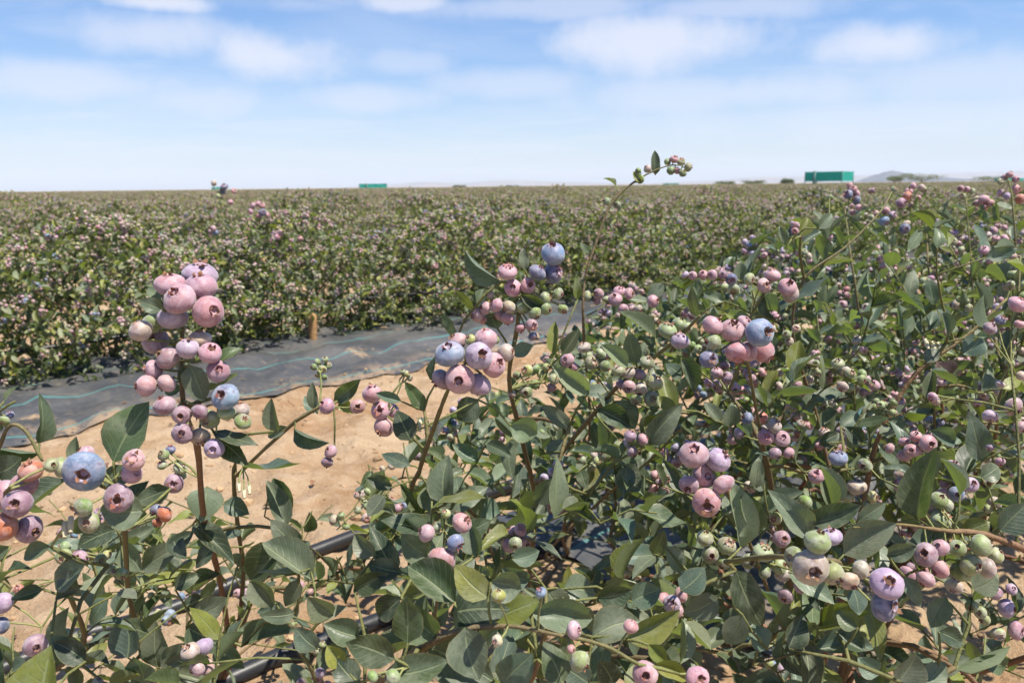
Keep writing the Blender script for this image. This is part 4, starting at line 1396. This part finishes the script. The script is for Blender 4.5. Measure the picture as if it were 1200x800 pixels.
leaves_of(E, .75, [(1098, 290, 1101, 264, 14, 'dusty'), (938, 277, 948, 254, 16, 'yel'), (922, 288, 914, 264, 10, 'dusty'), (960, 268, 976, 250, 14, 'dusty'), (868, 332, 868, 305, 15, 'dusty'), (1155, 302, 1191, 292, 16, 'blue'), (1111, 393, 1104, 364, 13, 'dusty'), (850, 353, 824, 342, 12, 'pale'), (909, 376, 890, 344, 10, 'dark'),
                   (817, 372, 808, 338, 11, 'dusty'), (798, 420, 815, 460, 20, 'dark'), (800, 440, 780, 425, 16, 'blue'), (845, 495, 825, 470, 16, 'dusty'), (855, 500, 858, 472, 22, 'dusty'), (1085, 425, 1100, 408, 16, 'dusty'), (1115, 440, 1100, 425, 26, 'red'), (1150, 395, 1130, 415, 26, 'blue'), (1145, 460, 1137, 428, 9, 'yel'), (1150, 460, 1163, 430, 15, 'dusty'),
                   (1175, 455, 1200, 440, 14, 'yel'), (1120, 450, 1090, 436, 8, 'blue'), (940, 480, 960, 460, 16, 'dusty'), (985, 500, 1010, 480, 18, 'blue'), (1060, 540, 1030, 520, 20, 'dusty'), (1100, 560, 1080, 590, 10, 'dusty'), (1150, 560, 1175, 545, 22, 'dusty'), (1010, 520, 990, 500, 18, 'dark'), (1090, 505, 1120, 520, 20, 'blue'), (1085, 530, 1098, 575, 18, 'dusty'),
                   (905, 470, 880, 455, 14, 'dusty'), (960, 520, 985, 508, 18, 'dark'), (790, 480, 770, 465, 16, 'yel')])
for q in [(1086, 403), (1094, 406), (1101, 407)]:
    E.flowers.append((P(q[0], q[1], .82), .006, CRn @ np.array([.1, -.9, .4])))
    E.twig_pedicel(P(q[0], q[1] - 6, .82), E.pos[E.nearest(P(q[0], q[1] - 10, .82))])
fill(E, 300, np.array([.42, .98, .44]), (.46, .48, .36), (.022, .046), .46, .0125, step=.014)
fill(E, 170, np.array([.42, .95, .28]), (.46, .42, .22), (.028, .050), .06, .0125, zmin=.06, step=.015)
emit_hero(E, 'wide blueberry bush crowded with pink and green berries round a thick leaning cane')

# ---- C and D: the next bushes of the near row, behind
C = Plant(base_at(1.55, -1.80), 6)
C.cane(pts_of([(760, 560, 1.9), (770, 470, 1.6), (790, 400, 1.35), (800, 350, 1.3)]), .004)
C.cane(pts_of([(800, 560, 1.95), (850, 460, 1.7), (890, 370, 1.5), (900, 300, 1.5)]), .004)
C.cane(pts_of([(740, 560, 1.9), (700, 480, 1.5), (690, 420, 1.35)]), .003)
fill(C, 280, C.base + np.array([.02, -.12, .40]), (.60, .60, .36), (.026, .046), .60, .0145, step=.015)
emit_hero(C, 'leafy blueberry bush with small pink berry clusters behind the upright brown caned bush')

D = Plant(np.array([1.02, 1.62, gh(1.02, 1.62) - .012]), 7)
D.cane(pts_of([(1120, 560, 1.6), (1100, 450, 1.4), (1090, 340, 1.35), (1085, 260, 1.4)]), .004)
D.cane(pts_of([(1160, 560, 1.6), (1180, 400, 1.35), (1190, 300, 1.3), (1185, 222, 1.3)]), .004)
D.cane(pts_of([(1080, 560, 1.6), (1020, 420, 1.4), (1000, 320, 1.35), (990, 245, 1.4)]), .004)
D.cane(pts_of([(1140, 500, 1.5), (1140, 350, 1.35), (1132, 235, 1.35)]), .003)
berries_of(D, 1.35, [(1183, 205, 9, 'rose'), (1177, 208, 8, 'mauve'), (1190, 210, 9, 'pink'), (1172, 213, 8, 'pgreen'), (1190, 222, 12, 'rose'), (1195, 233, 13, 'red'), (1180, 230, 10, 'lilac'), (1172, 226, 10, 'pink'), (1126, 221, 8, 'rose'), (1133, 222, 8, 'pink'), (1139, 224, 8, 'pgreen'), (1128, 230, 8, 'pgreen'), (1153, 234, 13, 'pink'), (1145, 238, 9, 'pink'), (1160, 238, 10, 'pink')])
berries_of(D, 1.35, [(994, 228, 12, 'slate'), (1004, 235, 11, 'slate'), (1000, 222, 10, 'rose'), (996, 218, 9, 'rose'), (1004, 227, 10, 'pink'), (1063, 230, 12, 'red'), (1056, 238, 13, 'mauve'), (1070, 218, 9, 'pink'), (1080, 220, 9, 'pale'), (1048, 222, 8, 'green'), (1038, 247, 11, 'rose'), (1036, 259, 13, 'blue'), (1060, 268, 13, 'slate'), (1062, 262, 10, 'pale'), (1082, 222, 8, 'pgreen')])
fill(D, 330, np.array([1.0, 1.55, .44]), (.66, .52, .40), (.025, .046), .72, .0150, step=.015)
emit_hero(D, 'tall blueberry bush thick with pink berries in front of the hazy blue mountain')


# ------------------------------------------------------------------ row bushes (shared meshes)
def bush_parts(seed, nt, nleaf_step, leafL, bsz, pber, hgt, wid, leaf_t, berry_t, sides=4):
    random.seed(seed)
    global rng
    rng = np.random.default_rng(seed)
    pl = Plant((0, 0, 0), seed)
    pl.mix = LEAF_MIX_ROW
    for k in range(7):
        a = k * 2.4 + random.uniform(-.3, .3)
        t = np.array([math.cos(a) * wid * random.uniform(.3, .7), math.sin(a) * wid * random.uniform(.3, .7), hgt * random.uniform(.50, .80)])
        pl.cane([t * np.array([.18, .18, .35]), t * np.array([.6, .6, .75]), t], .0035, 9)
    T = []
    while len(T) < nt:
        z = hgt * random.uniform(.07, 1.0)
        h_ = z / hgt
        rz_ = wid * (.60 + .40 * math.sin(math.pi * min(1, h_ * .95 + .05))) * math.sqrt(max(.03, 1 - max(0, (h_ - .55) / .47) ** 2))
        a, f = random.uniform(0, 6.283), random.random() ** .42
        p = np.array([math.cos(a) * f * rz_, math.sin(a) * f * rz_, z])
        p[2] += .05 * noise.noise(tuple(p * 5 + seed)) + (min(.05, random.expovariate(40)) if p[2] > hgt * .85 else 0)
        if p[2] < .04:
            continue
        T.append(p)
    T.sort(key=lambda p: np.linalg.norm(p))
    for p in T:
        ids = pl.twig(p)
        low = p[2] / hgt
        pl.mix = ['yel', 'yel', 'pale', 'mid', 'dusty'] if low > .86 else LEAF_MIX_ROW
        pl.leaves_along(ids, .15, nleaf_step, leafL)
        if random.random() < pber * (0.35 + .9 * low):
            st = B_ROWS[rng.choice(6, p=[.2, .2, .16, .08, .2, .16])]
            out = p - np.array([0, 0, hgt * .4])
            out /= np.linalg.norm(out)
            pl.cluster(pl.pos[ids[-1]], random.choice([3, 4, 5, 6, 7, 8]), bsz, st, out)
    la, ba, ca = Acc(), Acc(), Acc()
    R = pl.radii()
    for Rm, o, L, W, tm, c in pl.leaves:
        v, t, l = leaf_t[tm % len(leaf_t)]
        la.add((v * np.array([L, W, L])) @ Rm.T + o, t, c * np.array([1.38, 1.24, 1.0]), l)
    for p, rad, ax, c in pl.berries:
        v, t, l = berry_t[0]
        ba.add((v * rad) @ frame_z(ax, 0).T + p, t, c, l)
    for ids, main, rmin in pl.paths:
        if main == 'ped':
            continue
        pts = np.array([pl.pos[i] for i in ids])
        V, T_ = tube_arrays(pts, np.maximum(R[ids], max(rmin, .0011)), 5 if main else 3, False)
        ca.add(V, T_, OLD if main else YOUNG * .9)
    return la, ba, ca


def shoot_bush():
    # row line seen under photo column 275
    a = (275 - CX) / FPX
    best = min((abs(to_rs(*P(275, 300, d)[:2])[1] - .98), d) for d in np.linspace(2, 6, 200))[1]
    b = P(275, 300, best)
    pl = Plant((b[0], b[1], gh(b[0], b[1]) - .012), 31)
    pl.mix = LEAF_MIX_ROW
    for px, py in ((258, 222), (303, 250), (236, 285), (330, 300), (270, 268)):
        top = P(px, py, best)
        mid = pl.base * .45 + top * .55 + np.array([0, 0, -.03])
        ids = pl.cane([mid, top], .0022)
        pl.leaves_along(ids, .26, .020, (.024, .042))
    for k in range(70):
        d = rdir()
        ids = pl.twig(pl.base + np.array([0, 0, .36]) + d * random.random() ** .4 * np.array([.42, .42, .30]))
        pl.leaves_along(ids, .15, .016, (.028, .048))
        if random.random() < .5:
            pl.cluster(pl.pos[ids[-1]], random.choice([4, 5, 6]), .0150, B_STYLES[rng.choice(6, p=B_W)], d)
    berries_of(pl, best, [(251, 215, 8, 'pale'), (263, 219, 9, 'slate'), (261, 224, 8, 'slate'), (274, 224, 7, 'rose'), (256, 230, 7, 'pgreen'), (270, 237, 7, 'pink')])
    berries_of(pl, best, [(296, 241, 8, 'pink'), (302, 239, 8, 'pink'), (307, 241, 8, 'rose'), (308, 249, 9, 'slate'), (294, 248, 8, 'pink'), (313, 252, 8, 'pink'), (303, 253, 7, 'rose')])
    berries_of(pl, best, [(250, 268, 8, 'pink'), (253, 273, 8, 'blue'), (247, 272, 7, 'pink'), (325, 278, 8, 'pink'), (329, 273, 8, 'pink'), (322, 273, 7, 'mauve'), (352, 280, 7, 'rose'), (263, 303, 8, 'rose'), (271, 305, 8, 'blue'), (265, 297, 7, 'pink')])
    emit_hero(pl, 'blueberry bush with a tall shoot of dark berries poking above the horizon', 200, 150)['group'] = 'bushes in the row behind the weed mat'


shoot_bush()
ico_l = np.stack([(ICO_V[:, 2] - ICO_V[:, 2].min()) / np.ptp(ICO_V[:, 2])] * 3, 1)
B_ROW = [lathe(PROF_LO, 7)]
B_FAR = [(ICO_V / 1.0 * np.array([1, 1, 1.5]), ICO_F, ico_l)]

ROWM = []
for k in range(5):
    la, ba, ca = bush_parts(100 + k, 600, .0150, (.031, .054), .0150, .72, .62 + .02 * (k % 3), .58, LEAF_LO, B_ROW)
    ROWM.append((la.mesh('foliage', [M_LEAF_A]), ba.mesh('fruit', [M_BERRY_A]), ca.mesh('canes', [M_BARK])))
FARM = []
for k in range(4):
    la, ba, ca = bush_parts(200 + k, 190, .026, (.040, .068), .0205, .80, .62 + .02 * (k % 3), .60, LEAF_FAR, B_FAR)
    al = Acc()
    for A_, mi in ((la, 0), (ba, 1), (ca, 2)):
        al.add(np.concatenate(A_.V), np.concatenate(A_.T), np.concatenate(A_.C), np.concatenate(A_.L), mi)
    FARM.append(al.mesh('blueberry_bush', [M_LEAF_F, M_BERRY_A, M_BARK]))
print('TRIS row', [sum(len(m.polygons) for m in q) for q in ROWM], 'far', [len(m.polygons) for m in FARM])

random.seed(5)
spots = []
for row in range(0, 60):
    r0 = -1.78 + ROW_GAP * row if row else -1.78
    if row:
        r0 = 0.98 + ROW_GAP * (row - 1)
    for k in range(-60, 420):
        s = k * .54 + random.uniform(-.1, .1)
        if row == 0 and s < 2.25:
            continue
        p = RS(s, r0 + random.uniform(-.07, .07))
        d = math.hypot(*p)
        if d > 165 or p[1] < .5:
            continue
        if abs(math.atan2(p[0], p[1])) > math.radians(38) + .9 / max(d, 1):
            continue
        spots.append((d, p[0], p[1], row))
spots.sort()
print('SPOTS', len(spots))
G_ROW = {0: ('blueberry bush continuing the near row beyond the tall bush thick with pink berries', 'bushes further along the near row'),
         1: ('bushy blueberry plant full of pale berries in the row just behind the weed mat', 'bushes in the row behind the weed mat'),
         2: ('blueberry bush in the crowded field beyond the row behind the weed mat', 'bushes of the field beyond the weed mat row')}
far_pts = []
n_ind = 0
for d, x, y, row in spots:
    z = gh(x, y) - .01
    rz = random.uniform(0, 6.28)
    sc_ = random.uniform(.88, 1.10)
    sz = sc_ * random.uniform(.86, 1.10)
    if row == 0 and d < 4: sz *= .95
    if n_ind < 300:
        lab, grp = G_ROW[min(row, 2)]
        if d < 11:
            e = link('blueberry_bush', None)
            for nm, me in zip(('foliage', 'fruit', 'canes'), ROWM[random.randrange(5)]):
                c = link(nm, me, e)
                tag(c, kind='stuff')
        else:
            e = link('blueberry_bush', FARM[random.randrange(4)])
        e.location = (x, y, z)
        e.rotation_euler = (0, 0, rz)
        e.scale = (sc_, sc_, sz)
        tag(e, lab, 'bush', grp)
        n_ind += 1
    else:
        far_pts.append((x, y, -.01, rz, sc_))
print('FAR', len(far_pts), 'last individual at', d)

# the rest of the field: one mass of bushes
fp = np.array(far_pts)
me = bpy.data.meshes.new('bush_field')
me.vertices.add(len(fp))
me.vertices.foreach_set('co', np.ascontiguousarray(fp[:, :3], np.float32).ravel())
for nm, col_ in (('rz', 3), ('sc', 4)):
    a = me.attributes.new(nm, 'FLOAT', 'POINT')
    a.data.foreach_set('value', np.ascontiguousarray(fp[:, col_], np.float32))
a = me.attributes.new('vi', 'INT', 'POINT')
a.data.foreach_set('value', rng.integers(0, 4, len(fp)).astype(np.int32))
field = link('bush_field', me)
tag(field, 'distant mass of blueberry bushes covering the field to the horizon', 'bushes', kind='stuff')
src = {}
for o in COL.objects:
    if o.type == 'MESH' and o.data in FARM and FARM.index(o.data) not in src:
        src[FARM.index(o.data)] = o
ng = bpy.data.node_groups.new('bush_field', 'GeometryNodeTree')
ng.interface.new_socket('Geometry', in_out='INPUT', socket_type='NodeSocketGeometry')
ng.interface.new_socket('Geometry', in_out='OUTPUT', socket_type='NodeSocketGeometry')
gi, go = ng.nodes.new('NodeGroupInput'), ng.nodes.new('NodeGroupOutput')
jn = ng.nodes.new('GeometryNodeJoinGeometry')


def named(nm, dt):
    n_ = ng.nodes.new('GeometryNodeInputNamedAttribute')
    n_.data_type = dt
    n_.inputs['Name'].default_value = nm
    return n_.outputs['Attribute']


nrz, nsc, nvi = named('rz', 'FLOAT'), named('sc', 'FLOAT'), named('vi', 'INT')
rot = ng.nodes.new('ShaderNodeCombineXYZ')
ng.links.new(nrz, rot.inputs[2])
for k, o in src.items():
    oi = ng.nodes.new('GeometryNodeObjectInfo')
    oi.transform_space = 'ORIGINAL'
    oi.inputs['Object'].default_value = o
    oi.inputs['As Instance'].default_value = True
    cmp_ = ng.nodes.new('FunctionNodeCompare')
    cmp_.data_type = 'INT'
    cmp_.operation = 'EQUAL'
    ng.links.new(nvi, cmp_.inputs[2])
    cmp_.inputs[3].default_value = k
    iop = ng.nodes.new('GeometryNodeInstanceOnPoints')
    ng.links.new(gi.outputs[0], iop.inputs['Points'])
    ng.links.new(cmp_.outputs[0], iop.inputs['Selection'])
    ng.links.new(oi.outputs['Geometry'], iop.inputs['Instance'])
    ng.links.new(rot.outputs[0], iop.inputs['Rotation'])
    ng.links.new(nsc, iop.inputs['Scale'])
    ng.links.new(iop.outputs[0], jn.inputs[0])
ng.links.new(jn.outputs[0], go.inputs[0])
md = field.modifiers.new('bushes', 'NODES')
md.node_group = ng


# ------------------------------------------------------------------ far things: net shelters, trees, hills
def bx(cx, cy, cz, hx, hy, hz):
    V = np.array([(cx + a * hx, cy + b * hy, cz + c * hz) for a in (-1, 1) for b in (-1, 1) for c in (-1, 1)])
    F = np.array([(0, 1, 3, 2), (4, 6, 7, 5), (0, 4, 5, 1), (2, 3, 7, 6), (0, 2, 6, 4), (1, 5, 7, 3)])
    return V, F


def cloth(a, b, z0, z1, sag, seed, nu=14, nv=4):
    """thick-looking net panel between two posts, slack between them"""
    a, b = np.array(a, float), np.array(b, float)
    n_ = np.array([-(b - a)[1], (b - a)[0]])
    n_ /= np.linalg.norm(n_)
    V = []
    for i in range(nu + 1):
        u = i / nu
        for j in range(nv + 1):
            v = j / nv
            p = a + (b - a) * u + n_ * (.07 * noise.noise((u * 6, v * 2, seed)))
            z = z0 + (z1 - z0) * v - (sag * 4 * u * (1 - u)) * (1 if j == nv else .6 if j else -.3)
            V.append((p[0], p[1], z))
    n1 = nv + 1
    F = [(i * n1 + j, (i + 1) * n1 + j, (i + 1) * n1 + j + 1, i * n1 + j + 1) for i in range(nu) for j in range(nv)]
    return np.array(V), np.array(F)


def shelter(px, py_top, py_bot, wpx, dist, rz, label, depth=2.2):
    c = P(px, 218, dist)
    wid = wpx * dist / FPX
    top = P(px, py_top, dist)[2]
    bot = max(.75, P(px, py_bot, dist)[2])
    e = link('net_shelter', None)
    e.location = (c[0], c[1], 0)
    e.rotation_euler = (0, 0, rz)
    tag(e, label, 'shelter', 'teal net shelters in the field')
    hx, hy = wid / 2, depth / 2
    cs = [(-hx, -hy), (hx, -hy), (hx, hy), (-hx, hy)]
    for k in range(4):
        V, F = cloth(cs[k], cs[(k + 1) % 4], bot, top, .03, k + px)
        o = link('net_panel', make_mesh('net_panel', V, F, mats=[M_NET]), e)
    # slack net roof
    V, F = [], []
    for i in range(9):
        for j in range(5):
            u, v = i / 8, j / 4
            V.append((-hx + 2 * hx * u, -hy + 2 * hy * v, top + .01 - .10 * math.sin(math.pi * u) * math.sin(math.pi * v)))
    F = [(i * 5 + j, (i + 1) * 5 + j, (i + 1) * 5 + j + 1, i * 5 + j + 1) for i in range(8) for j in range(4)]
    link('net_roof', make_mesh('net_roof', np.array(V), np.array(F), mats=[M_NET]), e)
    for k, (x, y) in enumerate(cs + [(-hx * .48, -hy)]):
        V, T = tube_arrays([(x, y, -.02), (x, y, top * .5), (x, y, top + .05)], .045 if k < 4 else .16, 8)
        link('post', make_mesh('post', V, T, mats=[M_POST]), e)
    return e


shelter(971, 201.5, 212.5, 42, 80, math.radians(-40), 'teal net box shelter raised on posts beside the hazy blue mountain', 3.4)
shelter(437, 215.5, 222, 31, 120, math.radians(12), 'small low teal net shelter far behind the open berry field', 2.0)
shelter(786, 215, 222, 17, 130, math.radians(-10), 'tiny teal net shelter behind the tall thin shoot of berries', 1.8)
shelter(256, 219.5, 226, 14, 130, math.radians(15), 'tiny teal net shelter just showing above the bushes by the horizon', 1.8)
shelter(1182, 209, 217, 24, 110, math.radians(20), 'teal net shelter half hidden behind the berry shoots of the tall bush', 2.0)


def far_tree(px, wpx, top_py, dist, label, seed):
    random.seed(seed)
    c = P(px, 218, dist)
    W = wpx * dist / FPX / 2
    top = P(px, top_py, dist)[2]
    e = link('tree', None)
    e.location = (c[0], c[1], 0)
    tag(e, label, 'tree', 'dark trees along the horizon')
    pts = [(0, 0, -.05), (.05, .03, top * .3), (.0, .1, top * .65)]
    V, T = tube_arrays(smooth_path(pts, 7), np.linspace(.16, .06, 7), 7)
    ac = Acc()
    ac.add(V, T, (.10, .07, .05))
    for k in range(5):
        a = k * 1.3
        V, T = tube_arrays(smooth_path([(0, 0, top * .3), (math.cos(a) * W * .4, math.sin(a) * W * .4, top * .55), (math.cos(a) * W * .7, math.sin(a) * W * .7, top * .72)], 5), np.linspace(.07, .025, 5), 5)
        ac.add(V, T, (.10, .07, .05))
    link('trunk', ac.mesh('trunk', [M_BARK]), e)
    ac = Acc()
    lob = [(random.uniform(-.7, .7) * W, random.uniform(-.6, .6) * W, top * random.uniform(.45, .82), random.uniform(.28, .5)) for _ in range(11)]
    for k in range(1500):
        lx, ly, lz, lr = random.choice(lob)
        d = np.array([random.gauss(0, 1), random.gauss(0, 1), random.gauss(0, 1)])
        d *= random.random() ** .3 / np.linalg.norm(d)
        p = np.array([lx, ly, lz]) + d * np.array([lr * W, lr * W, lr * top * .5])
        if p[2] > top or p[2] < .3: continue
        v, t, l = LEAF_FAR[k % 3]
        L = random.uniform(.14, .26)
        x = np.array([random.gauss(0, 1), random.gauss(0, 1), random.gauss(0, .6)])
        ac.add((v * np.array([L, L * .5, L])) @ frame_xn(x, np.array([0, 0, 1.0])).T + p, t, np.array([.035, .05, .028]) * random.uniform(.7, 1.3), l)
    link('crown', ac.mesh('crown', [M_LEAF_F]), e)


far_tree(1080, 52, 202, 160, 'broad dark tree at the foot of the hazy blue mountain', 1)
far_tree(1048, 26, 205, 165, 'small round dark tree left of a broad one below the mountain peak', 2)
far_tree(921, 19, 209, 150, 'small dark bushy tree beside the raised teal net shelter', 3)
far_tree(882, 30, 211, 170, 'low wide dark tree on the horizon between net shelters', 4)
far_tree(850, 26, 212, 175, 'low dark tree on the horizon left of a wide low tree', 5)
far_tree(1165, 46, 206, 170, 'dark tree behind the rightmost net shelter below the mountain slope', 6)
far_tree(538, 18, 216.5, 160, 'lone low dark tree on the horizon below the pale dunes', 7)
far_tree(603, 24, 217, 170, 'low dark tree on the horizon right of the lone tree under the dunes', 8)


def ridge(name, prof, dist, thick, mat, seed, rough):
    """terrain ridge: prof = [(px, py_top)], built with front and back slopes"""
    px = np.linspace(prof[0][0], prof[-1][0], 90)
    py = np.interp(px, [q[0] for q in prof], [q[1] for q in prof])
    V = []
    nv = 13
    for k in range(len(px)):
        base = P(px[k], 218, dist)
        top = max(.5, P(px[k], py[k], dist)[2])
        top *= 1 + rough * noise.noise((k * .22, seed, 0)) + rough * .5 * noise.noise((k * .7, seed, 3))
        if k in (0, len(px) - 1): top = -2
        dr = base[:2] / np.linalg.norm(base[:2])
        for j in range(nv):
            f = j / (nv - 1) * 2 - 1
            q = base[:2] + dr * f * thick
            hh = top * (1 - abs(f)) ** 1.1 * (1 + .35 * noise.noise((k * .3, j * .8, seed + 7)) * (abs(f) > .05)) - 3 * abs(f) ** 8
            V.append((q[0], q[1], hh))
    n = len(px)
    ii = (np.arange(n - 1)[:, None] * nv + np.arange(nv - 1)[None, :]).ravel()
    F = np.stack([ii, ii + nv, ii + nv + 1, ii + 1], 1)
    tag(link(name, make_mesh(name, np.array(V), F, mats=[mat])), kind='structure')


ridge('mountain', [(985, 219), (1005, 212), (1020, 206), (1035, 202), (1046, 200), (1058, 203), (1080, 207), (1105, 208), (1130, 209.5), (1160, 211), (1200, 210), (1240, 212), (1300, 219)], 3000, 260, M_HILL, 3.0, .10)
ridge('dunes', [(380, 221), (440, 217), (500, 213), (540, 214.5), (590, 211), (640, 212.5), (700, 214), (760, 215), (820, 212), (900, 207), (960, 206), (1040, 205), (1110, 203), (1180, 201), (1260, 199), (1400, 205), (1500, 219)], 4600, 500, M_DUNE, 9.0, .05)

# ------------------------------------------------------------------ haze
V, F = bx(0, 2700, 60, 5200, 3300, 61.5)
hm = bpy.data.materials.new('haze')
hm.use_nodes = True
ht = NT(hm.node_tree)
ht.n.clear()
ho = ht.node('ShaderNodeOutputMaterial')
pv = ht.node('ShaderNodeVolumePrincipled')
pv.inputs['Color'].default_value = (.64, .80, 1.0, 1)
pv.inputs['Density'].default_value = 0.00014
ht.l.new(pv.outputs[0], ho.inputs['Volume'])
hb = link('haze', make_mesh('haze', V, F, mats=[hm], smooth=False))
tag(hb, 'pale bluish haze hanging over the whole field', 'haze', kind='stuff')
